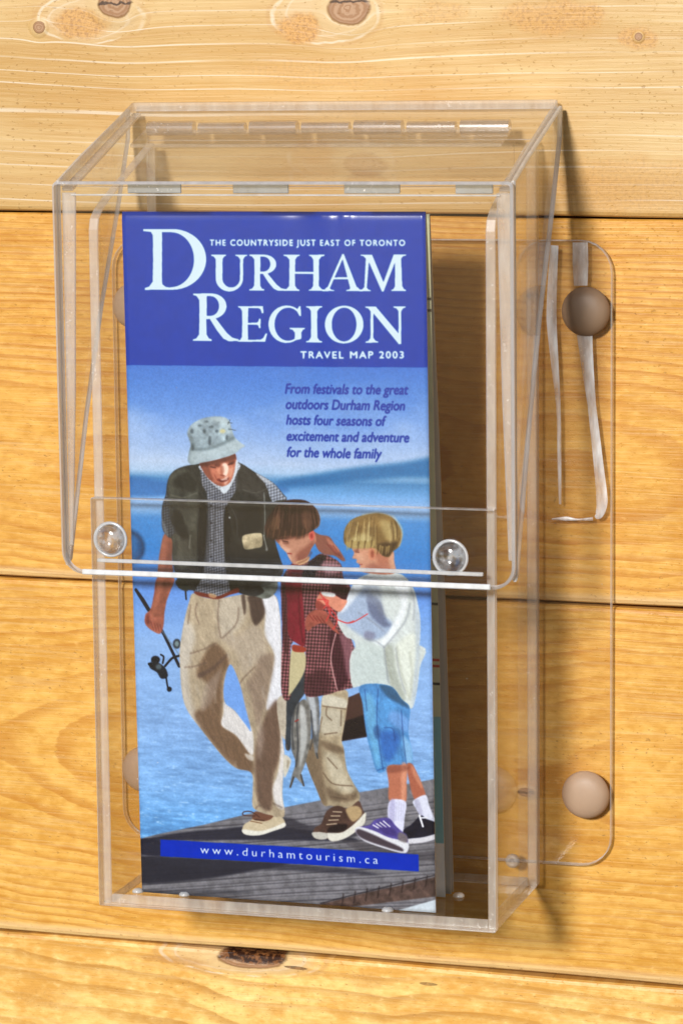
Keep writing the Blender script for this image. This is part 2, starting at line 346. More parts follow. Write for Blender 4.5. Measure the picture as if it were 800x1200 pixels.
    fill([(255,868),(320,866),(380,826),(430,775),(434,795),(420,834),(345,890),(282,908),(256,895)], (222,218,210), blur=1); fill([(184,866),(250,870),(250,896),(212,899),(188,888)], (196,192,186), blur=1)
    fill([(340,760),(384,742),(412,758),(412,790),(370,815)], (190,168,136), a=.9, blur=2); fill([(255,850),(290,830),(345,830),(330,860),(262,868)], (44,34,38), a=.9, blur=2)
    for k in range(4): stroke([(250+k*10,830-k*20),(296+k*8,826-k*18)], 1.3, (206,190,170), a=.8)
    # fish on the stringer
    fill([(140,110),(162,140),(160,200),(120,260),(96,330),(86,400),(80,478),(58,470),(62,360),(66,240),(98,150)], (64,70,78), n=.15)
    fill([(152,198),(190,195),(216,262),(216,400),(205,512),(190,470),(180,360),(158,260)], (118,118,120), n=.3)
    fill([(120,262),(152,248),(176,300),(176,430),(152,540),(130,600),(146,652),(122,628),(100,612),(76,662),(88,600),(104,540),(84,470),(86,360),(98,300)], (128,126,124), n=.3)
    fill([(126,280),(150,300),(160,420),(140,520),(122,560),(128,420)], (205,206,208), a=.7, blur=3); fill([(160,210),(190,230),(205,330),(200,420),(180,320)], (206,210,218), a=.7, blur=3)
    for p_ in ([(120,262),(112,340),(116,470),(106,560)], [(178,300),(184,420),(172,480)], [(98,300),(90,400),(96,480)], [(150,130),(140,200),(110,260)]): stroke(p_, 1.6, (70,72,78), a=.8, blur=1)
    for p_ in ([(62,460),(66,480)], [(96,610),(80,655)], [(130,600),(142,648)], [(204,500),(208,520)]): stroke(p_, 2.2, (90,88,88))
    stroke([(104,350),(118,342)], 1.6, (150,60,60), a=.8)
    CUR[0] = 'B'
    shirt = [(118,470),(130,430),(150,396),(175,375),(250,360),(305,325),(362,345),(402,378),(412,440),(444,480),(444,560),(430,640),(440,700),(470,800),(466,936),(420,960),(380,970),(330,985),(235,990),(228,900),(228,760),(166,752),(164,990),(120,975),(124,700)]
    fill(shirt, (140,96,102), fn=plaid(11,.5,1.2), n=.1)
    CLIP[0] = region(shirt)
    fill([(345,690),(400,700),(445,740),(440,900),(385,965),(372,900),(350,800)], (66,34,46), a=.75, blur=3)
    fill([(120,470),(150,460),(152,760),(130,760)], (70,38,44), a=.7, blur=3); fill([(235,900),(330,870),(340,985),(235,990)], (70,40,48), a=.6, blur=5)
    fill([(250,365),(300,330),(330,345),(290,400),(260,460),(210,440)], (34,26,34), a=.9, blur=2); fill([(340,440),(400,450),(440,500),(420,560),(370,520)], (52,24,36), a=.8, blur=4)
    fill([(310,370),(380,370),(400,400),(340,430)], (216,190,196), a=.45, blur=5)
    fill([(395,700),(440,720),(466,800),(460,900),(430,900),(410,780)], (222,178,186), a=.4, blur=4)
    stroke([(375,700),(352,820),(380,960)], 1.5, (210,170,170), a=.8)
    folds(0.060, 26, .5, 131, .2)
    CLIP[0] = None
    fill([(166,380),(178,374),(215,378),(216,480),(228,640),(230,752),(200,750),(152,700),(148,560),(140,460)], (122,42,58), fold=.25)
    fill([(166,380),(215,378),(212,420),(170,430)], (88,28,40), a=.6, blur=4); stroke([(200,500),(206,620),(220,740)], 1.6, (84,26,40), a=.7, blur=2)
    fill([(170,765),(228,786),(226,880),(160,985),(154,960)], (192,182,152)); fill([(174,752),(230,764),(228,786),(176,782)], (150,72,58))
    # hand of the man on the shoulder
    fill([(262,220),(300,236),(345,246),(372,282),(396,312),(421,356),(404,358),(372,336),(330,330),(296,312),(276,270)], (146,100,90)); fill([(330,248),(372,282),(394,312),(376,322),(350,290)], (200,140,122), a=.7, blur=2)
    for k in range(3): stroke([(335+k*14,280+k*4),(378+k*12,330+k*6)], 1, (112,44,48), a=.7)
    f1 = [(94,256),(150,238),(235,230),(268,214),(284,262),(262,300),(244,338),(212,368),(184,378),(166,362),(150,332),(146,322),(120,296),(112,284)]
    fill(f1, (196,148,130))
    CLIP[0] = region(f1)
    fill([(94,240),(270,215),(270,236),(160,258),(96,275)], (112,70,60), a=.7, blur=4); fill([(190,330),(240,290),(275,260),(270,330),(210,375)], (132,80,70), a=.65, blur=5)
    fill([(120,290),(150,300),(170,360),(150,340)], (226,182,164), a=.8, blur=2); fill([(112,262),(140,262),(150,280),(120,286)], (226,176,156), a=.6, blur=3)
    stroke([(128,266),(150,270)], 1.3, (84,50,46), a=.9); stroke([(150,324),(168,326)], 1.4, (150,70,70), a=.9); stroke([(100,256),(140,252)], 1.6, (70,44,40), a=.8)
    CLIP[0] = None
    dot(263,240,14,24,(218,118,110)); dot(262,242,6,12,(156,66,64),blur=2)
    fill([(190,364),(225,352),(252,338),(246,362),(205,380)], (226,186,150))
    h1 = [(42,206),(56,165),(84,118),(120,86),(165,72),(232,76),(278,108),(300,150),(298,192),(276,212),(238,232),(200,244),(150,240),(110,250),(84,260),(52,240)]
    fill(h1, (62,40,38), n=.15)
    CLIP[0] = region(h1)
    for k in range(46):
        x = 60+rngp.random()*230; y = 90+rngp.random()*80
        stroke([(x,y),(x+(x-180)*.12,y+40),(x+(x-180)*.2,y+70+rngp.random()*30)], .9, (158,122,100) if k % 3 else (26,16,20), a=.45, blur=1)
    fill([(55,205),(90,150),(110,180),(80,250)], (120,92,70), a=.5, blur=4); fill([(215,140),(250,120),(262,200),(235,225)], (140,104,86), a=.5, blur=4)
    CLIP[0] = None
    for x in range(56, 232, 9):      # ragged fringe over the brow
        yb_ = 244+((x*7) % 13)
        stroke([(x+4,yb_-34),(x,yb_-8),(x-3,yb_+8)], 2.3, (64,42,38) if (x//9) % 3 else (104,74,58), a=.9, blur=1, w2=.5)
    stroke([(285,120),(300,155),(297,190),(278,208)], 1.3, (196,160,136), a=.6, blur=2)
    fill([(150,300),(166,306),(160,318),(146,314)], (232,190,170), a=.6, blur=2); fill([(126,270),(152,268),(156,280),(134,282)], (104,62,54), a=.55, blur=2)
    stroke([(196,372),(240,352),(262,318)], 1.6, (98,52,48), a=.6, blur=2)
    # ---- younger boy
    sw = [(440,502),(470,450),(520,424),(560,414),(650,414),(702,440),(740,500),(760,580),(768,650),(764,750),(740,850),(690,960),(600,944),(455,938),(460,860),(465,742),(420,712),(382,642),(388,592),(424,545)]
    fill(sw, (208,214,216), fold=.05)
    fill([(392,0),(370,178),(420,182),(545,186),(602,250),(646,292),(668,230),(686,100),(694,0)], (208,214,214), c='D')
    CLIP[0] = np.maximum(region(sw), region([(392,0),(370,178),(420,182),(545,186),(602,250),(646,292),(668,230),(686,100),(694,0)], c='D'))
    fill([(430,555),(520,490),(580,600),(640,650),(620,700),(560,732),(512,722),(400,640),(386,608)], (158,174,206), a=.8, blur=5)
    fill([(525,520),(585,550),(612,640),(640,662),(600,670),(560,640),(530,600)], (104,110,134), a=.75, blur=4); fill([(500,440),(560,450),(590,540),(540,560),(500,500)], (150,158,178), a=.6, blur=6)
    fill([(510,690),(560,700),(545,735),(512,725)], (124,120,140), a=.6, blur=4)
    fill([(650,470),(712,470),(700,600),(655,700),(602,762),(545,742),(600,720),(650,640),(680,560)], (238,242,250), a=.85, blur=4)
    fill([(470,745),(600,770),(620,930),(460,935)], (196,206,208), a=.8, blur=8); fill([(600,770),(640,760),(660,880),(700,1000),(660,1020),(620,900)], (164,168,160), a=.7, blur=5)
    fill([(650,770),(740,700),(750,800),(730,1000),(690,960)], (226,230,222), a=.8, blur=6); fill([(745,540),(768,650),(764,800),(745,1040),(728,1000),(748,800),(745,650)], (176,188,206), a=.6, blur=4)
    fill([(440,500),(480,440),(500,480),(430,580),(395,600)], (226,232,244), a=.8, blur=4)
    for p_ in ([(600,765),(640,720),(700,640),(720,560)], [(600,765),(610,850),(620,930)], [(655,770),(670,880),(700,980)], [(512,725),(560,735),(600,765)], [(480,600),(540,640),(600,690)], [(720,470),(740,560),(735,640)]): stroke(p_, 1.6, (140,144,156), a=.6, blur=2)
    for p_ in ([(530,10),(540,90),(560,180)], [(580,0),(600,120),(640,250)], [(640,30),(650,140),(640,240)]): stroke(p_, 2.2, (164,166,156), a=.5, blur=3, c='D')
    folds(0.024, 36, .6, 141, .35)
    CLIP[0] = None
    f2 = [(455,296),(530,296),(575,300),(640,312),(646,360),(652,414),(600,424),(520,416),(496,408),(486,394),(490,378),(472,366),(474,352),(454,346),(462,322)]
    fill(f2, (212,160,138)); CLIP[0] = region(f2)
    fill([(560,320),(640,320),(654,420),(590,424),(570,370)], (176,118,100), a=.7, blur=5); fill([(520,385),(560,370),(600,424),(510,420)], (150,98,86), a=.6, blur=5); fill([(620,330),(650,330),(656,412),(636,412)], (228,184,160), a=.7, blur=4)
    CLIP[0] = None
    stroke([(470,318),(484,320)], 1.2, (90,56,50), a=.8); stroke([(486,378),(498,376)], 1.2, (160,80,76), a=.8)
    dot(545,326,18,32,(214,150,126)); dot(546,328,8,18,(160,96,80),blur=2)
    h2 = [(414,266),(418,212),(448,168),(500,146),(570,136),(632,152),(670,195),(684,240),(672,290),(640,318),(622,342),(590,334),(566,304),(530,298),(470,302),(430,292)]
    fill(h2, (142,118,80), n=.12); CLIP[0] = region(h2)
    fill([(555,290),(660,270),(640,320),(620,345),(585,335)], (72,54,40), a=.9, blur=5)
    fill([(430,285),(470,240),(530,235),(560,290),(500,305)], (222,208,160), a=.7, blur=6); fill([(580,170),(650,190),(664,250),(620,270)], (208,190,146), a=.6, blur=6)
    for k in range(46):
        x = 425+rngp.random()*250; y = 150+rngp.random()*60
        stroke([(x,y),(x+(x-550)*.12,y+45),(x+(x-550)*.14,y+80+rngp.random()*20)], .9, (226,208,164) if k % 2 else (82,62,40), a=.42, blur=1)
    CLIP[0] = None
    for x in range(430, 640, 10):
        yb_ = (296 if x < 560 else 318)+((x*5) % 9)
        stroke([(x+3,yb_-30),(x,yb_-6),(x-2,yb_+7)], 2.2, (176,154,108) if (x//10) % 3 else (112,90,58), a=.85, blur=1, w2=.5)
    stroke([(640,150),(676,196),(684,240),(670,292)], 1.6, (240,226,190), a=.6, blur=2); stroke([(500,144),(570,134),(632,150)], 1.4, (226,210,170), a=.6, blur=2)
    fill([(462,308),(480,304),(484,316),(466,320)], (120,76,66), a=.6, blur=2); fill([(470,326),(500,330),(508,356),(484,360)], (230,184,162), a=.6, blur=4)
    # hands busy with the red stringer
    fill([(232,640),(250,605),(285,588),(330,598),(352,640),(392,700),(370,690),(330,655),(296,655),(262,672),(250,688),(234,680)], (156,96,86), n=.16)
    fill([(300,512),(330,505),(372,520),(405,538),(430,548),(398,596),(372,590),(345,572),(300,560),(284,545)], (214,150,132), n=.1); fill([(310,505),(370,512),(366,528),(320,522)], (236,238,240))
    fill([(284,545),(306,552),(330,580),(300,590),(280,575)], (150,80,74), a=.9)
    for k in range(4): stroke([(250+k*18,612+k*3),(272+k*18,640+k*4)], 1, (120,48,50), a=.7)
    for p_ in ([(300,508),(330,560),(352,610),(396,640),(450,648),(524,608)], [(340,570),(380,620),(376,660),(360,680)], [(320,530),(350,590),(330,640)], [(396,640),(430,650),(460,640)], [(290,540),(340,545),(320,580)]): stroke(p_, 1.2, (206,78,80), a=.9)
    CUR[0] = 'D'
    st = [(412,182),(545,184),(602,248),(640,290),(632,400),(652,500),(646,552),(600,555),(530,562),(530,576),(488,586),(460,500),(436,400),(420,270)]
    fill(st, (98,148,200), fold=.15, n=.1); CLIP[0] = region(st)
    fill([(500,180),(560,190),(610,250),(640,290),(600,275),(540,240),(510,205)], (62,92,116), a=.8, blur=3); fill([(560,300),(632,340),(630,400),(580,380),(540,340)], (136,170,226), a=.7, blur=5)
    fill([(500,400),(580,400),(590,450),(560,520),(530,540),(500,470)], (52,92,160), a=.6, blur=7); fill([(425,250),(470,240),(490,400),(500,560),(470,520)], (134,186,222), a=.6, blur=6); fill([(470,380),(495,370),(500,420),(480,430)], (44,70,110), a=.6, blur=4)
    fill([(605,420),(650,470),(652,552),(625,552)], (150,186,224), a=.8, blur=4)
    for p_ in ([(492,200),(486,350),(500,480),(515,575)], [(490,578),(530,565),(646,548)], [(600,300),(608,420),(622,550)], [(520,380),(560,385),(570,440)], [(430,200),(440,300)]): stroke(p_, 1.2, (50,78,122), a=.6, blur=1)
    folds(0.042, 26, .6, 151, .1)
    CLIP[0] = None
    fill([(625,555),(650,550),(672,590),(694,640),(714,702),(690,722),(662,716),(640,650)], (170,112,94)); fill([(645,552),(672,592),(698,650),(690,660),(655,600)], (206,150,128), a=.7, blur=2)
    fill([(536,560),(600,554),(626,556),(624,640),(618,726),(545,722),(541,640)], (182,124,104)); fill([(600,556),(626,556),(622,640),(616,722),(600,720)], (222,164,142), a=.7, blur=3); fill([(538,560),(628,556),(626,580),(540,590)], (120,76,66), a=.5, blur=3)
    fill([(654,722),(712,694),(728,740),(748,790),(760,822),(720,812),(690,792),(668,756)], (218,220,240)); fill([(660,722),(680,715),(700,780),(690,792),(668,756)], (166,164,190), a=.6, blur=2)
    fill([(547,720),(619,724),(614,800),(606,865),(575,840),(538,802)], (222,222,246)); fill([(547,720),(570,722),(565,820),(538,802)], (172,168,206), a=.6, blur=3)
    for k in range(6): stroke([(556+k*11,726),(552+k*11,810)], .8, (176,174,210), a=.6, blur=1)
    fill([(610,855),(640,835),(690,790),(715,805),(762,828),(762,896),(700,914),(630,916),(612,900)], (36,36,52), n=.2); fill([(614,900),(700,890),(762,876),(762,898),(700,915),(630,918)], (216,214,224), blur=1)
    stroke([(684,790),(700,840)], 2.2, (240,240,248)); stroke([(690,800),(720,800)], 1.6, (230,230,240))
    fs = [(385,862),(398,842),(450,832),(480,806),(540,800),(575,838),(606,866),(626,884),(630,950),(604,962),(500,932),(420,900)]
    fill(fs, (96,86,146), n=.15); fill([(385,862),(400,840),(470,858),(540,890),(626,912),(630,950),(604,963),(500,934),(420,902)], (226,226,236), blur=1)
    fill([(388,868),(400,850),(460,872),(530,905),(600,938),(600,955),(500,926),(420,896)], (84,74,84), blur=2); fill([(590,866),(626,884),(624,915),(585,900)], (128,120,122), a=.9, blur=2)
    for k in range(4): stroke([(468+k*16,832-k*6),(492+k*18,846-k*2)], 1.5, (232,230,244), a=.9); 
    fill([(500,840),(560,850),(575,880),(540,880),(505,862)], (74,60,120), a=.7, blur=3)
    CUR[0] = 'P'
    # soft shadow between figures and pier
    # lens softness and film grain of the printed picture
    for k in range(3): IMG[:, :, k] = .6*IMG[:, :, k]+.4*box_blur(IMG[:, :, k], 2)
    IMG[:] = IMG*(1+.10*(fbm(H, W, 5, 201, 1, 2)-.5))[..., None]
    # blue bar for the address, title band
    fill([(188.5,984),(490,1002.4),(490,1022),(188.5,1003.4)], (16,60,176), sm=False, blur=1, n=.03)
    fill([(130,230),(520,230),(520,433),(130,429.5)], (16,70,163), sm=False, blur=1, n=.02)
    # print contrast and a slightly cool cast, as ink on coated paper
    g = np.clip(IMG[:], 0, 1)**1.12; g = g+.16*(g-.5)*(1-np.abs(2*g-1)); lum = g.mean(2, keepdims=True)
    g = lum+(g-lum)*1.08
    g = g*np.array([.99, 1.0, .99]); g = g*(1+.05*FINE[..., None])
    IMG[:] = np.clip(g, 0.015, .97)
# ---------------------------------------------------------------- lettering
def arc(cx, cy, rx, ry, a0, a1, n=22, p=1.0):
    t = np.radians(np.linspace(a0, a1, n))
    c, s = np.cos(t), np.sin(t)
    return [(cx+rx*np.sign(c_)*abs(c_)**p, cy+ry*np.sign(s_)*abs(s_)**p) for c_, s_ in zip(c, s)]
def foot(x0, x1, s0, s1, y=0, d=1, t=.042):      # bracketed serif under (d=1) or over (d=-1) a stem x0..x1
    return [(x0-s0, y), (x1+s1, y), (x1+s1, y+d*t*.8), (x1+s1*.45, y+d*t*1.3), (x1, y+d*t*3.2), (x0, y+d*t*3.2), (x0-s0*.45, y+d*t*1.3), (x0-s0, y+d*t*.8)]
def stem(x0, x1, y0=0, y1=1): m = (x1-x0)*.05; return [(x0, y0), (x1, y0), (x1-m, (y0+y1)/2), (x1, y1), (x0, y1), (x0+m, (y0+y1)/2)]
GLYPH = {
 'D': [('+', stem(.15,.30)), ('+', [(.0,1),(.20,1),(.20,.86),(.15,.90),(.12,.95),(.0,.965)]), ('+', foot(.15,.30,.12,.0)), ('+', [(.20,1)]+arc(.46,.5,.54,.5,90,-90)+[(.20,0)]), ('-', [(.30,.945)]+arc(.44,.495,.365,.45,90,-90)+[(.42,.04),(.36,.05),(.31,.09),(.30,.14)])],
 'U': [('+', foot(.13,.32,.13,.10,1,-1)), ('+', foot(.80,.89,.13,.11,1,-1)), ('+', [(.13,1),(.32,1),(.32,.34)]+arc(.56,.34,.24,.255,180,360)+[(.80,1),(.89,1),(.89,.34)]+arc(.51,.34,.38,.37,0,-180)+[(.13,.34)])],
 'R': [('+', stem(.13,.30)), ('+', foot(.13,.30,.13,.11)), ('+', foot(.13,.30,.13,.0,1,-1)), ('+', [(.2,1)]+arc(.40,.73,.33,.27,90,-90)+[(.2,.46)]), ('-', [(.30,.94)]+arc(.38,.735,.185,.205,90,-90)+[(.30,.53)]), ('+', [(.34,.50),(.50,.47),(.74,.17),(.86,.07),(1.0,.035),(1.0,.0),(.78,-.01),(.66,.05),(.52,.22)])],
 'H': [('+', stem(.14,.29)), ('+', stem(.71,.86)), ('+', foot(.14,.29,.13,.10)), ('+', foot(.71,.86,.10,.13)), ('+', foot(.14,.29,.13,.10,1,-1)), ('+', foot(.71,.86,.10,.13,1,-1)), ('+', [(.25,.465),(.75,.465),(.75,.525),(.25,.525)])],
 'A': [('+', [(.10,.03),(.175,.03),(.50,.87),(.70,.03),(.88,.03),(.53,1.02),(.49,1.02)]), ('+', [(.26,.32),(.70,.32),(.68,.38),(.28,.38)]), ('+', foot(.11,.16,.11,.14,0,1,.035)), ('+', foot(.72,.87,.13,.13,0,1,.035))],
 'M': [('+', [(.10,0),(.155,0),(.215,1),(.14,1)]), ('+', [(.13,1),(.27,1),(.53,.20),(.51,-.01),(.48,-.01)]), ('+', [(.48,-.01),(.52,-.01),(.78,.85),(.77,1),(.73,1),(.49,.16)]), ('+', [(.76,.0),(.92,.0),(.89,1),(.76,1)]), ('+', foot(.10,.155,.10,.09,0,1,.035)), ('+', foot(.76,.92,.08,.08)), ('+', foot(.14,.22,.12,.0,1,-1,.035)), ('+', foot(.78,.89,.0,.11,1,-1,.035))],
 'E': [('+', stem(.13,.35)), ('+', foot(.13,.35,.13,.0)), ('+', foot(.13,.35,.13,.0,1,-1)), ('+', [(.2,1),(.85,1),(.87,.80),(.81,.80),(.76,.91),(.70,.94),(.2,.94)]), ('+', [(.3,.48),(.62,.48),(.68,.46),(.72,.38),(.77,.38),(.77,.65),(.72,.65),(.68,.56),(.62,.535),(.3,.535)]), ('+', [(.2,0),(.93,0),(1.0,.24),(.94,.24),(.86,.11),(.76,.06),(.2,.06)])],
 'G': [('+', arc(.5,.5,.5,.52,40,318)+arc(.54,.5,.37,.455,-52,-320)), ('+', [(.84,1.0),(.88,1.0),(.89,.72),(.85,.72),(.76,.88)]), ('+', [(.72,.05),(.90,.09),(.90,.38),(.72,.38)]), ('+', foot(.72,.90,.14,.10,.40,-1))],
 'I': [('+', stem(.29,.71)), ('+', foot(.29,.71,.29,.29)), ('+', foot(.29,.71,.29,.29,1,-1))],
 'O': [('+', arc(.5,.5,.5,.52,0,360,44)), ('-', [(x+.0*(y-.5), y) for x, y in arc(.5,.5,.315,.46,0,360,44)])],
 'N': [('+', [(.13,0),(.205,0),(.205,.95),(.13,.95)]), ('+', [(.06,1),(.26,1),(.86,.22),(.86,-.045),(.84,-.045)]), ('+', [(.83,-.045),(.90,-.045),(.90,1),(.83,1)]), ('+', foot(.13,.205,.12,.12)), ('+', foot(.13,.2,.13,.0,1,-1)), ('+', foot(.83,.90,.13,.11,1,-1))],
}
LETTERS = [('D',168,241.5,340.8,268.6),('U',247,289.5,341.5,299),('R',292,335.5,341.6,299),('H',331.7,381,342,299),('A',378,425,342.2,299),('M',421,475.5,342.4,299),
           ('R',226.3,280,401.2,345),('E',279,313.5,402.2,360),('G',314.7,357.5,402.8,360),('I',358.7,377.8,403,360),('O',381,426,403.3,360.2),('N',428,474.5,403.4,360.4)]
def title():
    for ch, x0, x1, yb, yt in LETTERS:
        sgn = []
        q0 = T([(x0-3, yt-5), (x1+3, yb+6)], 'P').astype(int)
        X0, Y0, X1, Y1 = q0[0,0]-8, q0[0,1]-8, q0[1,0]+8, q0[1,1]+8
        M = np.zeros((TH, TW)) if False else np.zeros((Y1-Y0, X1-X0))
        for s, g in GLYPH[ch]:
            q = T([(x0+(x1-x0)*x, yb+(yt-yb)*y) for x, y in g], 'P')
            x_0, y_0, x_1, y_1, m = polymask(q, 2)
            ax, ay = x_0-X0, y_0-Y0
            sx0, sy0 = max(0,-ax), max(0,-ay); ax, ay = max(ax,0), max(ay,0)
            m = m[sy0:sy0+M.shape[0]-ay, sx0:sx0+M.shape[1]-ax]
            v = M[ay:ay+m.shape[0], ax:ax+m.shape[1]]
            v[:] = np.maximum(v, m) if s == '+' else v*(1-m)
        put(X0, Y0, X1, Y1, box_blur(M, 1), (206,228,240))
def text_tris(s, spacing=1.0, shear=0.0, bold=0.0, word=1.0):
    cu = bpy.data.curves.new('lettering', 'FONT'); cu.body = s; cu.space_character = spacing; cu.shear = shear; cu.offset = bold; cu.space_word = word; cu.resolution_u = 4
    o = bpy.data.objects.new('lettering', cu); bpy.context.scene.collection.objects.link(o)
    bpy.context.view_layer.update()
    me = o.evaluated_get(bpy.context.evaluated_depsgraph_get()).to_mesh(); me.calc_loop_triangles()
    V = np.array([v.co[:2] for v in me.vertices]); tr = np.array([t.vertices[:] for t in me.loop_triangles])
    bpy.data.objects.remove(o); bpy.data.curves.remove(cu)
    return V, tr
def write(s, pl, pr, cap, col, a=1.0, blur=1, fat=0, **k):      # baseline from pl to pr, capital height cap, in photo pixels
    V, tr = text_tris(s, **k)
    x0, x1 = V[:,0].min(), V[:,0].max()
    capu = .729 if not k.get('cap') else k['cap']
    pl, pr = np.array(pl, float), np.array(pr, float)
    t = (V[:,0]-x0)/(x1-x0)
    P = pl[None]*(1-t)[:, None]+pr[None]*t[:, None]
    P[:, 1] -= V[:, 1]/capu*cap
    q = T(P, 'P')
    X0, Y0 = (q.min(0)-6).astype(int); X1, Y1 = (q.max(0)+6).astype(int)
    M = np.zeros((Y1-Y0, X1-X0))
    for tri in tr:
        r = polymask(q[tri], 0)
        if r is None: continue
        a0, b0, a1, b1, m = r
        v = M[b0-Y0:b1-Y0, a0-X0:a1-X0]; v[:] = np.maximum(v, m)
    if fat: M = np.clip(box_blur(M, fat)*3.2, 0, 1)
    put(X0, Y0, X1, Y1, box_blur(M, blur)*a, col)
def lettering():
    title()
    w = (206,226,240); b = (26,54,156)
    write('THE COUNTRYSIDE JUST EAST OF TORONTO', (245.5,288.3), (474,288.6), 7.4, w, fat=1, spacing=1.25)
    write('TRAVEL MAP 2003', (352.3,421.6), (472.6,421.8), 8.6, w, fat=1, spacing=1.25)
    for s, l, r in (('From festivals to the great',(334.6,463),(478,464.6)),('outdoors Durham Region',(335.6,481.2),(474,483.4)),('hosts four seasons of',(336,499.6),(452.6,501.6)),('excitement and adventure',(336.6,518.5),(479,521)),('for the whole family',(337,537.6),(447.4,540))):
        write(s, l, r, 12.2, b, shear=.2, fat=1)
    write('www.durhamtourism.ca', (235,1000.2), (442.5,1013.2), 9.8, (232,238,248), spacing=1.5)
# ---------------------------------------------------------------- helpers
def link(o, parent=None):
    sc.collection.objects.link(o)
    if parent is not None: o.parent = parent
    return o
def empty(name, loc=(0,0,0), parent=None):
    o = bpy.data.objects.new(name, None); o.empty_display_size = .02; o.location = loc
    return link(o, parent)
def tag(o, label, cat=None, group=None, kind=None):
    if label: o['label'] = label
    if cat: o['category'] = cat
    if group: o['group'] = group
    if kind: o['kind'] = kind
    return o
def mesh_obj(name, V, F, mats, parent=None, fm=None, smooth=False):
    me = bpy.data.meshes.new(name); me.from_pydata([tuple(v) for v in V], [], F)
    for m in (mats if isinstance(mats, (list, tuple)) else [mats]): me.materials.append(m)
    if fm is not None: me.polygons.foreach_set('material_index', fm)
    bm = bmesh.new(); bm.from_mesh(me); bmesh.ops.recalc_face_normals(bm, faces=bm.faces); bm.to_mesh(me); bm.free()
    if smooth: me.polygons.foreach_set('use_smooth', [True]*len(me.polygons))
    me.update()
    return link(bpy.data.objects.new(name, me), parent)
def inset(poly, d):
    n = len(poly); out = []
    area = sum(poly[i][0]*poly[(i+1) % n][1]-poly[(i+1) % n][0]*poly[i][1] for i in range(n))
    s = 1 if area > 0 else -1
    for i in range(n):
        p0, p1, p2 = (Vector(poly[i-1]), Vector(poly[i]), Vector(poly[(i+1) % n]))
        a = (p1-p0).normalized(); b = (p2-p1).normalized()
        na = Vector((-a.y, a.x))*s; nb = Vector((-b.y, b.x))*s
        m = (na+nb); m = m/max(m.length_squared/2, .3)
        out.append(tuple(p1+m*d))
    return out
def panel(name, poly, thick, fn, mats, parent, ch=.0003, ch_end=None):
    """plate with chamfered rim: poly is its outline in (u, v), fn(u, v, w) -> xyz with w through the thickness"""
    n = len(poly); inn = inset(poly, ch)
    rings = [(inn, 0), (poly, ch), (poly, thick-ch), (inn, thick)]
    V = [fn(u, v, w_) for ring, w_ in rings for u, v in ring]
    F = [list(range(n))[::-1], list(range(3*n, 4*n))]; fm = [0, 0]
    for r in range(3):
        for i in range(n):
            j = (i+1) % n
            F.append([r*n+i, r*n+j, (r+1)*n+j, (r+1)*n+i]); fm.append(1)
    return mesh_obj(name, V, F, mats, parent, fm)
def rounded(x0, x1, z0, z1, r, corners=(1,1,1,1), n=7):
    """outline of a rectangle; corners: bottom left, bottom right, top right, top left"""
    P = []
    for k, (cx, cz, a0) in enumerate(((x0, z0, 180), (x1, z0, 270), (x1, z1, 0), (x0, z1, 90))):
        rr = r*corners[k]
        if rr == 0: P.append((cx, cz)); continue
        ox = cx+rr*(1 if cx == x0 else -1); oz = cz+rr*(1 if cz == z0 else -1)
        for a in np.linspace(a0, a0+90, n): P.append((ox+rr*math.cos(R_(a)), oz+rr*math.sin(R_(a))))
    return P
def revolve(profile, n=40):
    V = []; F = []
    for k in range(n):
        a = 2*math.pi*k/n
        for r, h in profile: V.append((r*math.cos(a), -h, r*math.sin(a)))
    m = len(profile)
    for k in range(n):
        for i in range(m-1):
            a, b = k*m+i, ((k+1) % n)*m+i
            F.append([a, b, b+1, a+1])
    return V, F
PITCH = .1276
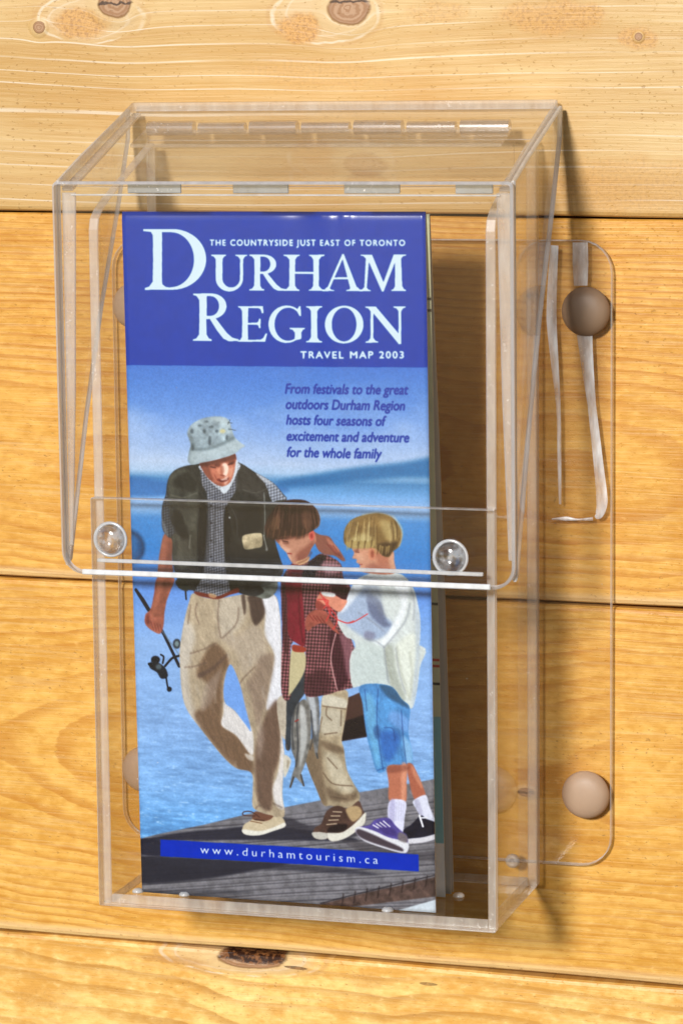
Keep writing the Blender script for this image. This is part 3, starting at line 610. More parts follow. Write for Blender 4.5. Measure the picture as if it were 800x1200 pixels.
# ---------------------------------------------------------------- materials
def new_mat(name):
    m = bpy.data.materials.new(name); m.use_nodes = True; nt = m.node_tree; nt.nodes.clear()
    out = nt.nodes.new('ShaderNodeOutputMaterial')
    return m, nt, out
class NT:
    def __init__(s, nt): s.nt = nt
    def n(s, t, **k):
        nd = s.nt.nodes.new('ShaderNode'+t)
        for a, v in k.items(): setattr(nd, a, v)
        return nd
    def put(s, inp, v):
        if isinstance(v, bpy.types.NodeSocket): s.nt.links.new(v, inp)
        elif v is not None: inp.default_value = v
    def math(s, op, a, b=None, c=None, clamp=False):
        nd = s.n('Math', operation=op, use_clamp=clamp); s.put(nd.inputs[0], a); s.put(nd.inputs[1], b)
        if c is not None: s.put(nd.inputs[2], c)
        return nd.outputs[0]
    def mix(s, f, a, b, blend='MIX'):
        nd = s.n('Mix', data_type='RGBA', blend_type=blend); s.put(nd.inputs[0], f); s.put(nd.inputs[6], a); s.put(nd.inputs[7], b); return nd.outputs[2]
    def noise(s, vec, scale, detail=3, rough=.55, dist=0):
        nd = s.n('TexNoise'); s.put(nd.inputs['Vector'], vec); nd.inputs['Scale'].default_value = scale; nd.inputs['Detail'].default_value = detail; nd.inputs['Roughness'].default_value = rough; nd.inputs['Distortion'].default_value = dist; return nd.outputs[0]
    def ramp(s, f, stops, interp='LINEAR'):
        nd = s.n('ValToRGB'); s.put(nd.inputs[0], f); cr = nd.color_ramp; cr.interpolation = interp
        while len(cr.elements) < len(stops): cr.elements.new(.5)
        for e, (p, c) in zip(cr.elements, stops): e.position = p; e.color = (c if len(c) == 4 else (*c, 1)) if not isinstance(c, float) else (c, c, c, 1)
        return nd.outputs[0]
    def vec(s, x, y, z):
        nd = s.n('CombineXYZ'); s.put(nd.inputs[0], x); s.put(nd.inputs[1], y); s.put(nd.inputs[2], z); return nd.outputs[0]
    def smooth(s, v, a, b):
        nd = s.n('MapRange', interpolation_type='SMOOTHSTEP'); s.put(nd.inputs[0], v); s.put(nd.inputs[1], a); s.put(nd.inputs[2], b); s.put(nd.inputs[3], 0.); s.put(nd.inputs[4], 1.); return nd.outputs[0]
    def shmix(s, f, a, b):
        nd = s.n('MixShader'); s.put(nd.inputs[0], f); s.nt.links.new(a, nd.inputs[1]); s.nt.links.new(b, nd.inputs[2]); return nd.outputs[0]
def srgb(r, g, b):
    f = lambda c: (c/255/12.92) if c/255 <= .04045 else ((c/255+.055)/1.055)**2.4
    return (f(r), f(g), f(b), 1)
def fresnel(N, ior=1.49):
    geo = N.n('NewGeometry'); fr = N.n('Fresnel')
    N.put(fr.inputs[0], N.math('ADD', N.math('MULTIPLY', geo.outputs['Backfacing'], 1/ior-ior), ior))   # same curve on both faces of a thin sheet
    return fr
def clear_acrylic():
    m, nt, out = new_mat('clear_acrylic'); N = NT(nt)
    tc = N.n('TexCoord').outputs['Object']
    fr = fresnel(N)
    bump = N.n('Bump'); bump.inputs['Strength'].default_value = .12; bump.inputs['Distance'].default_value = .001
    N.put(bump.inputs['Height'], N.noise(tc, 22, 2)); nt.links.new(bump.outputs[0], fr.inputs['Normal'])
    tr = N.n('BsdfTransparent'); tr.inputs[0].default_value = (.994, .993, .992, 1)
    gl = N.n('BsdfGlossy'); gl.inputs['Roughness'].default_value = .045; nt.links.new(bump.outputs[0], gl.inputs['Normal'])
    # dust specks and hairline scratches
    sp = N.noise(tc, 900, 2, .6); big = N.noise(tc, 26, 2)
    dust = N.math('MULTIPLY', N.smooth(sp, .74, .80), N.smooth(big, .56, .74))
    haze = N.math('ADD', N.math('MULTIPLY', dust, .55), .0008)
    df = N.n('BsdfDiffuse'); df.inputs[0].default_value = (.85, .82, .8, 1)
    s = N.shmix(fr.outputs[0], tr.outputs[0], gl.outputs[0])
    s = N.shmix(haze, s, df.outputs[0])
    nt.links.new(s, out.inputs[0]); return m
def edge_acrylic(name, body, col=(.90,.81,.75,1), tint=(.95,.92,.90,1), rough=.22, gloss=.10, speck=.35, tlf=.32, vary=.5):
    """saw-cut or polished rim of a sheet: light scatters in it, so it is only half clear"""
    m, nt, out = new_mat(name); N = NT(nt)
    tc = N.n('TexCoord').outputs['Object']
    tr = N.n('BsdfTransparent'); tr.inputs[0].default_value = tint
    streak = N.noise(N.vec(*[N.math('MULTIPLY', o, k) for o, k in zip((lambda q: (N.nt.links.new(tc, q.inputs[0]), q.outputs)[1])(N.n('SeparateXYZ')), (60, 60, 14))]), 4, 3)
    df = N.n('BsdfDiffuse'); N.put(df.inputs[0], N.mix(streak, (*[c*.82 for c in col[:3]], 1), (*[min(c*1.22, 1) for c in col[:3]], 1)))
    tl = N.n('BsdfTranslucent'); tl.inputs[0].default_value = col
    s2 = N.shmix(tlf, df.outputs[0], tl.outputs[0])
    s = N.shmix(N.math('ADD', N.math('MULTIPLY', N.math('SUBTRACT', streak, .5), vary), body, clamp=True), tr.outputs[0], s2)
    gl = N.n('BsdfGlossy'); gl.inputs['Roughness'].default_value = rough
    lw = N.n('LayerWeight'); lw.inputs[0].default_value = .35
    s = N.shmix(N.math('MULTIPLY_ADD', lw.outputs[1], .25, gloss), s, gl.outputs[0])
    sp = N.math('MULTIPLY', N.smooth(N.noise(tc, 750, 2, .6), .62, .72), N.smooth(N.noise(tc, 40, 2), .46, .6))
    wh = N.n('BsdfDiffuse'); wh.inputs[0].default_value = (.9, .87, .84, 1)
    s = N.shmix(N.math('MULTIPLY', sp, speck), s, wh.outputs[0])
    nt.links.new(s, out.inputs[0]); return m
def glassy(name, rough=.02, white=.10):
    m, nt, out = new_mat(name); N = NT(nt)
    t = N.n('BsdfTransparent'); t.inputs[0].default_value = (.95, .95, .95, 1)
    g = N.n('BsdfGlossy'); g.inputs['Roughness'].default_value = rough
    d = N.n('BsdfDiffuse'); d.inputs[0].default_value = (.86, .89, .93, 1)
    lw = N.n('LayerWeight'); lw.inputs[0].default_value = .5
    cloud = N.noise(N.n('TexCoord').outputs['Object'], 260, 2)
    w_ = N.math('ADD', N.math('MULTIPLY', N.smooth(lw.outputs[1], .28, .62), .55), N.math('MULTIPLY', N.smooth(cloud, .45, .65), white))
    s = N.shmix(w_, t.outputs[0], d.outputs[0])
    s = N.shmix(N.math('MULTIPLY_ADD', lw.outputs[0], .5, .06), s, g.outputs[0])
    nt.links.new(s, out.inputs[0]); return m
def plain(name, col, rough=.5, spec=.5, trans=None, bump=0, bscale=400):
    m, nt, out = new_mat(name); N = NT(nt)
    p = N.n('BsdfPrincipled'); tc = N.n('TexCoord').outputs['Object']
    nz = N.noise(tc, 120, 3)
    N.put(p.inputs['Base Color'], N.mix(nz, (*[c*.88 for c in col[:3]], 1), (*[min(1, c*1.1) for c in col[:3]], 1)))
    p.inputs['Roughness'].default_value = rough; p.inputs['Specular IOR Level'].default_value = spec
    if bump:
        b = N.n('Bump'); b.inputs['Strength'].default_value = bump; b.inputs['Distance'].default_value = .0004
        N.put(b.inputs['Height'], N.noise(tc, bscale, 3)); nt.links.new(b.outputs[0], p.inputs['Normal'])
    s = p.outputs[0]
    if trans:
        t = N.n('BsdfTranslucent'); t.inputs[0].default_value = (*col[:3], 1); s = N.shmix(trans, s, t.outputs[0])
    nt.links.new(s, out.inputs[0]); return m
def printed(name, arr, gain=.95, spec=.35, rough=.17):
    h, w_ = arr.shape[:2]
    im = bpy.data.images.new(name, w_, h, alpha=False)
    A = np.ones((h, w_, 4), np.float32); A[..., :3] = np.clip(arr, 0, 1)[::-1]; im.pixels.foreach_set(A.ravel()); im.pack()
    m, nt, out = new_mat(name); N = NT(nt)
    t = N.n('TexImage'); t.image = im; t.interpolation = 'Cubic'; t.extension = 'EXTEND'
    p = N.n('BsdfPrincipled'); N.put(p.inputs['Base Color'], N.mix(1.0, t.outputs[0], (gain, gain, gain, 1), 'MULTIPLY'))
    p.inputs['Roughness'].default_value = rough; p.inputs['Specular IOR Level'].default_value = spec
    nt.links.new(p.outputs[0], out.inputs[0]); return m
def wood(name, lo, hi, line, fine=.8, knots=(), patches=(), halos=(), figures=(), voids=(), flat=None, white=0., seed=0., ringf=55., dark_line=.35):
    """plank surface in its own coordinates (metres): long grain runs along x and bends round the knots"""
    m, nt, out = new_mat(name); N = NT(nt)
    tc = N.n('TexCoord').outputs['Object']; se = N.n('SeparateXYZ'); nt.links.new(tc, se.inputs[0]); X, Z = se.outputs[0], se.outputs[2]
    Y = se.outputs[1]
    warp = N.math('MULTIPLY', N.math('SUBTRACT', N.noise(N.vec(N.math('MULTIPLY', X, 5.), seed, N.math('MULTIPLY', Z, 14.)), 1, 2), .5), .010)
    f = N.math('ADD', Z, warp); inside = None; rings = None; halo = None
    for kx, kz, rx, rz in knots:
        dx = N.math('DIVIDE', N.math('SUBTRACT', X, kx), rx); dz = N.math('DIVIDE', N.math('SUBTRACT', Z, kz), rz)
        wob = N.math('MULTIPLY', N.math('SUBTRACT', N.noise(tc, 160., 3), .5), .8)
        d2 = N.math('ADD', N.math('ADD', N.math('MULTIPLY', dx, dx), N.math('MULTIPLY', dz, dz)), wob)
        inv = N.math('DIVIDE', 1.0, N.math('MAXIMUM', d2, 1.0))
        f = N.math('SUBTRACT', f, N.math('MULTIPLY', N.math('MULTIPLY', N.math('SUBTRACT', Z, kz), inv), .92))
        i_ = N.math('SUBTRACT', 1.0, N.smooth(d2, .7, 1.15)); h_ = N.math('SUBTRACT', 1.0, N.smooth(d2, .9, 3.2)); r_ = N.math('POWER', N.math('MAXIMUM', d2, 0.001), .5)
        inside = i_ if inside is None else N.math('MAXIMUM', inside, i_); halo = h_ if halo is None else N.math('MAXIMUM', halo, h_); rings = r_ if rings is None else N.math('MINIMUM', rings, r_)
    # annual rings cut lengthwise: broad soft bands, crisp narrow late wood lines, fibres
    gn = lambda fx, fz, sd, det=4, ro=.6: N.noise(N.vec(N.math('MULTIPLY', X, fx), seed+sd, N.math('MULTIPLY', f, fz)), 1, det, ro)
    b1 = gn(.7, ringf, 3., 3); b2 = gn(3., ringf*7, 9., 5, .65); b3 = gn(22., 1100., 5., 4, .7); b4 = gn(7., 260., 15., 5, .75)
    big = N.noise(N.vec(N.math('MULTIPLY', X, 11.), seed+1., N.math('MULTIPLY', Z, 24.)), 1, 4, .55)
    t = N.math('ADD', N.math('MULTIPLY', b1, .26), N.math('ADD', N.math('MULTIPLY', b2, .32), N.math('MULTIPLY', big, .42)))
    col = N.mix(N.smooth(t, .40, .60), lo, hi)
    col = N.mix(N.math('MULTIPLY', N.smooth(N.noise(N.vec(N.math('MULTIPLY', X, 16.), seed+8., N.math('MULTIPLY', Z, 40.)), 1, 5, .6), .52, .68), .45), col, (lo[0]*.98, lo[1]*.88, lo[2]*.7, 1))
    ph = N.math('ADD', N.math('MULTIPLY', f, ringf*9), N.math('MULTIPLY', b1, 7.))
    for fx_, fz_, frx, frz in figures:      # cathedral figure: nested ovals of grain
        ddx = N.math('DIVIDE', N.math('SUBTRACT', X, fx_), frx); ddz = N.math('DIVIDE', N.math('SUBTRACT', Z, fz_), frz)
        dd = N.math('POWER', N.math('ADD', N.math('ADD', N.math('MULTIPLY', ddx, ddx), N.math('MULTIPLY', ddz, ddz)), N.math('MULTIPLY', N.math('SUBTRACT', big, .5), .5)), .5)
        fm_ = N.math('SUBTRACT', 1., N.smooth(dd, .7, 1.15))
        ph = N.math('ADD', N.math('MULTIPLY', ph, N.math('SUBTRACT', 1., fm_)), N.math('MULTIPLY', N.math('MULTIPLY', dd, 26.), fm_))
    if flat:                                # flat-sawn board: nested arches, rings crowding towards both edges
        A_, B_, xc, zc_ = flat
        z2 = N.math('SUBTRACT', f, zc_); rag = N.noise(N.vec(N.math('MULTIPLY', X, 60.), seed+12., N.math('MULTIPLY', Z, 260.)), 1, 4, .65)
        bow = N.math('MULTIPLY', N.math('SUBTRACT', N.noise(N.vec(N.math('MULTIPLY', X, 9.), seed+13., N.math('MULTIPLY', Z, 6.)), 1, 2), .5), 5.)
        P = N.math('ADD', N.math('ADD', N.math('MULTIPLY', N.math('MULTIPLY', z2, z2), A_), N.math('MULTIPLY', N.math('SUBTRACT', X, xc), B_)), N.math('ADD', bow, N.math('MULTIPLY', rag, .42)))
        fr = N.math('FRACT', P)
        ln = N.math('MULTIPLY', N.smooth(fr, .42, .90), N.math('SUBTRACT', 1., N.smooth(fr, .93, 1.0)))
        amp = N.math('MULTIPLY_ADD', N.smooth(N.noise(N.vec(N.math('MULTIPLY', X, 12.), seed+14., N.math('MULTIPLY', Z, 70.)), 1, 3), .35, .65), .6, .35)
        mot = N.noise(N.vec(N.math('MULTIPLY', X, 210.), seed+16., N.math('MULTIPLY', Z, 420.)), 1, 4, .6)
        mot2 = N.noise(N.vec(N.math('MULTIPLY', X, 55.), seed+17., N.math('MULTIPLY', Z, 120.)), 1, 3, .6)
        tt = N.math('ADD', N.math('MULTIPLY', mot, .34), N.math('ADD', N.math('MULTIPLY', mot2, .33), N.math('MULTIPLY', big, .33)))
        col = N.mix(N.smooth(tt, .40, .61), lo, hi)
        col = N.mix(N.math('MULTIPLY', N.math('MULTIPLY', ln, amp), .75), col, line)
        col = N.mix(N.math('MULTIPLY', N.smooth(mot, .60, .72), .4), col, (min(hi[0]*1.1, 1), hi[1]*1.12, hi[2]*1.5, 1))
        col = N.mix(N.math('MULTIPLY', N.math('SUBTRACT', 1., N.smooth(N.math('ADD', Z, PITCH/2), .0022, .0048)), .5), col, (.74, .55, .30, 1))
        dark_line = 0.
    wav = N.math('SINE', ph)
    late = N.math('MULTIPLY', N.smooth(wav, .55, .98), N.smooth(gn(1.6, ringf*1.5, 6., 2), .36, .58))
    col = N.mix(N.math('MULTIPLY', late, min(dark_line*1.3, .8)), col, line)
    col = N.mix(N.math('MULTIPLY', N.smooth(b4, .50, .64), .40*fine), col, line)
    col = N.mix(N.math('MULTIPLY', N.smooth(b3, .51, .64), .40*fine), col, line)
    col = N.mix(N.math('MULTIPLY', N.smooth(b3, .50, .36), .22), col, (.72, .54, .28, 1))
    for hx, hz, rx, rz in halos:            # smooth pale swirl with a raised lip round a knot
        dx = N.math('DIVIDE', N.math('SUBTRACT', X, hx), rx); dz = N.math('DIVIDE', N.math('SUBTRACT', Z, hz), rz)
        d = N.math('POWER', N.math('ADD', N.math('ADD', N.math('MULTIPLY', dx, dx), N.math('MULTIPLY', dz, dz)), N.math('MULTIPLY', N.math('SUBTRACT', N.noise(tc, 60., 3), .5), .8)), .5)
        col = N.mix(N.math('MULTIPLY', N.math('SUBTRACT', 1., N.smooth(d, .72, 1.04)), .5), col, (.66, .475, .27, 1))
        lip = N.math('SUBTRACT', 1., N.smooth(N.math('ABSOLUTE', N.math('SUBTRACT', d, .97)), .01, .055))
        lip2 = N.math('SUBTRACT', 1., N.smooth(N.math('ABSOLUTE', N.math('SUBTRACT', d, .74)), .01, .04))
        col = N.mix(N.math('MULTIPLY', N.math('MULTIPLY', lip, N.smooth(N.noise(tc, 90., 3), .38, .62)), .6), col, (.76, .66, .51, 1)); col = N.mix(N.math('MULTIPLY', lip2, .3), col, (.76, .64, .48, 1))
        col = N.mix(N.math('MULTIPLY', N.math('SUBTRACT', 1., N.smooth(N.math('ABSOLUTE', N.math('SUBTRACT', d, 1.06)), .01, .06)), .35), col, (.50, .27, .10, 1))
    if white:
        wl = N.math('ABSOLUTE', N.math('SUBTRACT', N.math('FRACT', N.math('ADD', N.math('MULTIPLY', f, 170.), N.math('MULTIPLY', b1, 3.4))), .5))
        wm = N.math('MULTIPLY', N.math('SUBTRACT', 1., N.smooth(wl, .015, .06)), N.smooth(N.noise(N.vec(N.math('MULTIPLY', X, 8.), seed+2., N.math('MULTIPLY', Z, 90.)), 1, 3), .38, .6))
        col = N.mix(N.math('MULTIPLY', wm, white), col, (.80, .72, .58, 1))
    # fine pores and small flecks
    pore = N.smooth(N.noise(N.vec(N.math('MULTIPLY', X, 500.), seed, N.math('MULTIPLY', Z, 900.)), 1, 2, .6), .62, .70)
    pm = N.smooth(N.noise(N.vec(N.math('MULTIPLY', X, 14.), seed+4., N.math('MULTIPLY', Z, 45.)), 1, 2), .46, .6)
    col = N.mix(N.math('MULTIPLY', N.math('MULTIPLY', pore, pm), .5), col, (.30, .14, .04, 1))
    for px, pz, rx, rz, a, *pc in patches:       # resin-stained, roughened patches
        dx = N.math('DIVIDE', N.math('SUBTRACT', X, px), rx); dz = N.math('DIVIDE', N.math('SUBTRACT', Z, pz), rz)
        d2 = N.math('ADD', N.math('ADD', N.math('MULTIPLY', dx, dx), N.math('MULTIPLY', dz, dz)), N.math('MULTIPLY', N.math('SUBTRACT', N.noise(tc, 130., 4), .5), 1.8))
        mk = N.math('MULTIPLY', N.math('SUBTRACT', 1.0, N.smooth(d2, .35, 1.1)), a)
        spk = N.noise(tc, 900., 3, .7)
        col = N.mix(mk, col, N.mix(N.smooth(spk, .42, .66), pc[0] if pc else (.62, .31, .075, 1), pc[1] if pc else (.36, .15, .035, 1)))
    h = N.math('ADD', N.math('MULTIPLY', b2, .4), N.math('MULTIPLY', b3, .35))
    if knots:
        kr = N.math('SINE', N.math('ADD', N.math('MULTIPLY', rings, 22.), N.math('MULTIPLY', N.noise(tc, 220., 2), 3.)))
        kc = N.mix(N.math('MULTIPLY', N.smooth(kr, -.9, .9), .6), (.34, .17, .075, 1), (.52, .32, .19, 1))
        kc = N.mix(N.smooth(rings, .72, 1.0), kc, (.20, .075, .02, 1))
        col = N.mix(N.math('MULTIPLY', halo, .35), col, (.70, .50, .26, 1))
        col = N.mix(inside, col, kc)
        crack = N.math('ABSOLUTE', N.math('ADD', N.math('SUBTRACT', Z, knots[0][1]), N.math('MULTIPLY', N.math('SUBTRACT', N.noise(tc, 300., 2), .5), .003)))
        cm = N.math('MULTIPLY', N.math('SUBTRACT', 1., N.smooth(crack, .0002, .0006)), inside)
        col = N.mix(N.math('MULTIPLY', cm, .85), col, (.03, .012, .006, 1))
        h = N.math('ADD', h, N.math('SUBTRACT', N.math('MULTIPLY', halo, 1.2), N.math('MULTIPLY', N.smooth(rings, .85, 1.0), .5)))
    for vx, vz, rx, rz, a_ in voids:        # torn bark pocket at the edge of a board
        dx = N.math('DIVIDE', N.math('SUBTRACT', X, vx), rx); dz = N.math('DIVIDE', N.math('SUBTRACT', Z, vz), rz)
        d2 = N.math('ADD', N.math('ADD', N.math('MULTIPLY', dx, dx), N.math('MULTIPLY', dz, dz)), N.math('MULTIPLY', N.math('SUBTRACT', N.noise(N.vec(N.math('MULTIPLY', X, 150.), 0., N.math('MULTIPLY', Z, 420.)), 1, 4, .65), .5), 1.5))
        vm = N.math('MULTIPLY', N.math('SUBTRACT', 1., N.smooth(d2, .55, 1.05)), a_)
        col = N.mix(vm, col, N.mix(N.smooth(N.noise(tc, 420., 3, .65), .45, .62), (.035, .012, .006, 1), (.22, .085, .028, 1)))
        h = N.math('SUBTRACT', h, N.math('MULTIPLY', vm, 1.2))
    p = N.n('BsdfPrincipled'); N.put(p.inputs['Base Color'], col); p.inputs['Roughness'].default_value = .40; p.inputs['Specular IOR Level'].default_value = .28
    p.inputs['Coat Weight'].default_value = .08; p.inputs['Coat Roughness'].default_value = .12
    h = N.math('ADD', h, N.math('MULTIPLY', pore, -.3))
    b = N.n('Bump'); b.inputs['Strength'].default_value = .6; b.inputs['Distance'].default_value = .0006
    N.put(b.inputs['Height'], h); nt.links.new(b.outputs[0], p.inputs['Normal'])
    nt.links.new(p.outputs[0], out.inputs[0]); return m

# ---------------------------------------------------------------- wall of planks
wall = empty('wooden_wall', (0, 0, .09))
tag(wall, 'varnished pine plank wall with knots behind the clear brochure holder', 'wall')
wall.rotation_euler = (0, .00855, 0)
S1 = .2234; S2 = .0958; S3 = -.0322
def plank(zc, y_front, mat, seed, dip=None):
    """board 0.9 m long, gently eased edges, slightly uneven along its length"""
    rng = random.Random(seed); h = PITCH/2-.00045
    prof = [(-h, .012), (-h, .0014), (-h+.0005, .0005), (-h+.0016, .00005), (-h+.02, 0), (0, -.0001), (h-.02, 0), (h-.0016, .00005), (h-.0005, .0005), (h, .0014), (h, .012)]
    nx = 150; V = []; F = []
    ph = [rng.random()*6 for _ in range(4)]
    for i in range(nx+1):
        x = -.45+.9*i/nx
        e0 = .00028*(math.sin(x*23+ph[0])+.5*math.sin(x*61+ph[1])); e1 = .00028*(math.sin(x*19+ph[2])+.5*math.sin(x*53+ph[3]))
        for k, (z, y) in enumerate(prof):
            zz = z+(e0 if z < 0 else e1 if z > 0 else 0); yy = y
            if dip and k >= 6 and k <= 9:
                g = math.exp(-((x-dip[0])/dip[1])**2); yy += g*dip[2]*(1 if k > 6 else .25); zz -= g*dip[3]*(1 if k > 7 else 0)
            V.append((x, yy, zz))
    m = len(prof)
    for i in range(nx):
        for k in range(m-1):
            a = i*m+k; F.append([a, a+m, a+m+1, a+1])
    F.append(list(range(m))); F.append([nx*m+k for k in range(m)][::-1])
    o = mesh_obj('plank', V, F, mat, wall); o.location = (0, y_front, zc-.09)
    return o
PALE = dict(lo=(.53,.305,.094,1), hi=(.66,.450,.200,1), line=(.44,.225,.062,1))
GOLD = dict(lo=(.59,.270,.033,1), hi=(.77,.415,.086,1), line=(.46,.160,.014,1))
zt = S1+PITCH/2
K = lambda lst, zc: [(a, b-zc, c, d) for a, b, c, d in lst]
top_mat = wood('pine_top_board', **PALE, knots=K([(-.0815,.2935,.0062,.0050),(-.1090,.2857,.0022,.0022),(.0006,.2912,.0074,.0058),(.0974,.2817,.0013,.0013)], zt),
               patches=[(-.094,.2870-zt,.012,.006,.75),(-.0166,.2850-zt,.0085,.006,.8),(.070,.2880-zt,.020,.006,.55),(.097,.2810-zt,.007,.004,.6),(.030,.2900-zt,.012,.004,.4),(.096,.2330-zt,.030,.012,.30),(-.01,.2700-zt,.03,.006,.22)], white=.6, halos=[(-.0905,.2885-zt,.0195,.0085),(-.0075,.2890-zt,.0185,.0098)], seed=2., ringf=30., dark_line=.10, fine=.5)
plank(S1+PITCH*1.5, 0, wood('pine_upper_board', **PALE, white=.4, seed=31., ringf=30., dark_line=.1), 9)
plank(zt, 0, top_mat, 1)
plank(S1-PITCH/2, .0002, wood('pine_golden_board', **GOLD, knots=K([(.0630,.1977,.0022,.0013)], S1-PITCH/2), seed=11., ringf=84., dark_line=.30, fine=.35, flat=(3300., 15., .09, -.020)), 2)
plank(S2-PITCH/2, .0, wood('pine_amber_board', lo=(.60,.282,.037,1), hi=(.78,.440,.100,1), line=(.49,.188,.018,1), knots=K([(.062,.031,.003,.0016)], S2-PITCH/2), seed=23., ringf=66., dark_line=.24, fine=.3, flat=(2900., -13., -.11, .004)), 3)
zb = S3-PITCH/2
plank(zb, .0006, wood('pine_bottom_board', lo=(.69,.35,.070,1), hi=(.92,.62,.21,1), line=(.44,.19,.03,1), knots=K([(-.036,-.0350,.0120,.0038)], zb), voids=[(-.0350,-.0338-zb,.0135,.0034,1.0),(-.0195,-.0368-zb,.0050,.0006,.8),(.0280,-.0385-zb,.0035,.0006,.6)], halos=[(-.0400,-.0345-zb,.0300,.0068)], patches=[(-.0640,-.0375-zb,.016,.0016,.5,(.50,.24,.07,1),(.40,.18,.05,1)),(.0053,-.0395-zb,.006,.004,.3),(-.030,-.0515-zb,.008,.004,.2),(-.112,-.055-zb,.014,.005,.25)], seed=37., ringf=26., dark_line=.2, fine=.25, flat=(900., 9., .02, -.03)), 4, dip=(-.034,.012,.0022,.0010))
plank(S3-PITCH*1.5, .0, wood('pine_lower_board', **GOLD, seed=43., ringf=40., dark_line=.3, fine=.3, flat=(3000., 12., 0., 0.)), 5)
backing = mesh_obj('backing_board', [(-.45,.0125,-.32),(.45,.0125,-.32),(.45,.0125,.38),(-.45,.0125,.38),(-.45,.02,-.32),(.45,.02,-.32),(.45,.02,.38),(-.45,.02,.38)],
                   [[0,1,2,3],[7,6,5,4],[0,4,5,1],[1,5,6,2],[2,6,7,3],[3,7,4,0]], plain('dark_backing', (.15,.05,.025), .9), wall)

# ---------------------------------------------------------------- brochure holder
CL = clear_acrylic(); ED = edge_acrylic('acrylic_rim', .52); LE = edge_acrylic('lid_glint_white', .92, col=(.93,.92,.92,1), tint=(.92,.92,.92,1), rough=.2, gloss=.12, speck=.5, tlf=.1)
GB = edge_acrylic('lid_front_rim', .72, col=(.82,.77,.74,1), tint=(.92,.90,.88,1), gloss=.15)
SR = edge_acrylic('lid_side_rim', .80, col=(.70,.69,.68,1), tint=(.92,.90,.88,1), gloss=.2)
FI = edge_acrylic('acrylic_cement', .34, col=(.86,.80,.76,1), tint=(.96,.94,.92,1), gloss=.05)
SL = edge_acrylic('glint_and_glue_line', .60, col=(.88,.88,.88,1), tint=(.9,.9,.9,1), gloss=.12, tlf=.1)  # white for the upper added glint bar and the glue seam
holder = empty('brochure_holder', (0, -.004, 0))
tag(holder, 'clear acrylic wall brochure holder with hinged lid, screwed to pine planks', 'brochure holder')
def hp(name, poly, thick, fn, mats, parent=holder, **k):
    o = panel(name, poly, thick, (lambda u, v, w_: tuple(np.array(fn(u, v, w_))-np.array((0, -.004, 0)))), mats, parent, **k)
    return o
T3 = .0032
def put_at(o, loc): o.location = Vector(loc)-Vector((0, -.004, 0)); return o
FX = .0048
hp('mounting_plate', rounded(FX-.0864, FX+.0864, .0072, .2158, .0105), .0026, lambda u, v, w_: (u, -.0036+w_, v), (CL, ED), ch=.0004)
hp('back_panel', rounded(-.067, .067, .0, .2485, .001), T3, lambda u, v, w_: (u, -.0070+w_, v), (CL, ED))
hp('front_panel', rounded(-.067, .067, 0, .1354, .0006), T3, lambda u, v, w_: (u, -.0655+w_, v), (CL, ED))
hp('bottom_panel', [(-.0637, -.0621), (.0637, -.0621), (.0637, -.0072), (-.0637, -.0072)], T3, lambda u, v, w_: (u, v, .0001+w_), (CL, ED))
side = [(-.0621, .0001), (-.0072, .0001), (-.0072, .2475), (-.0500, .2312), (-.0575, .2277), (-.0610, .2250), (-.0621, .2215)]
for s in (-1, 1):
    hp('side_panel', side, T3, (lambda u, v, w_, s=s: (s*(.0669-w_), u, v)), (CL, ED))
# lid
lid = empty('lid', (0, -.006, .256), holder)
lo_ = np.array((0, -.010, .256))
def lp(name, poly, thick, fn, mats, **k): return panel(name, poly, thick, (lambda u, v, w_: tuple(np.array(fn(u, v, w_))-lo_)), mats, lid, **k)
FT = np.array((-.0731, .2372)); BK = np.array((-.0030, .2612)); sl = (BK-FT)/np.linalg.norm(BK-FT); L = float(np.linalg.norm(BK-FT)); nr = np.array((sl[1], -sl[0]))
top_o = lp('lid_top', rounded(-.0733, .0733, .0034, L, .0012, (0,0,1,1)), T3, lambda u, v, w_: (u, FT[0]+sl[0]*v+nr[0]*w_, FT[1]+sl[1]*v+nr[1]*w_), (CL, ED), ch=.0004)
for pl in top_o.data.polygons:
    if pl.center.y+lo_[1] < -.0692: pl.material_index = 0            # glued face: clear
lf = np.array((-.0717, .1112)); up = (FT-lf); Lf = float(np.linalg.norm(up)); up = up/Lf; nf = np.array((up[1], -up[0]))
lp('lid_front', rounded(-.075, .075, 0, Lf, .0075, (1,1,.25,.25), 10), T3, lambda u, v, w_: (u, lf[0]+up[0]*v+nf[0]*w_, lf[1]+up[1]*v+nf[1]*w_), (CL, GB), ch=.0009)
lp('lid_glint_bar', rounded(-.0745+.0070, .0745-.0070, .0002, .0019, .0003, n=3), .0012, lambda u, v, w_: (u, lf[0]-.0013+w_, lf[1]+v), (LE, LE), ch=.0003)  # added white bar: light caught by the lid's bottom edge
lp('lid_glint_bar', rounded(-.0640, .0640, .0036, .0048, .0003, n=3), .0012, lambda u, v, w_: (u, lf[0]+.0034+w_, lf[1]+v), (SL, SL), ch=.0002)  # added bar: second bright line of that edge, seen through the sheet
side = [(-.0684, .1135), (-.0655, .1150), (-.0480, .1610), (-.0330, .1940), (-.0150, .2270), (-.0045, .2490), (-.0040, .2590), (-.0500, .2443), (-.0694, .2374)]
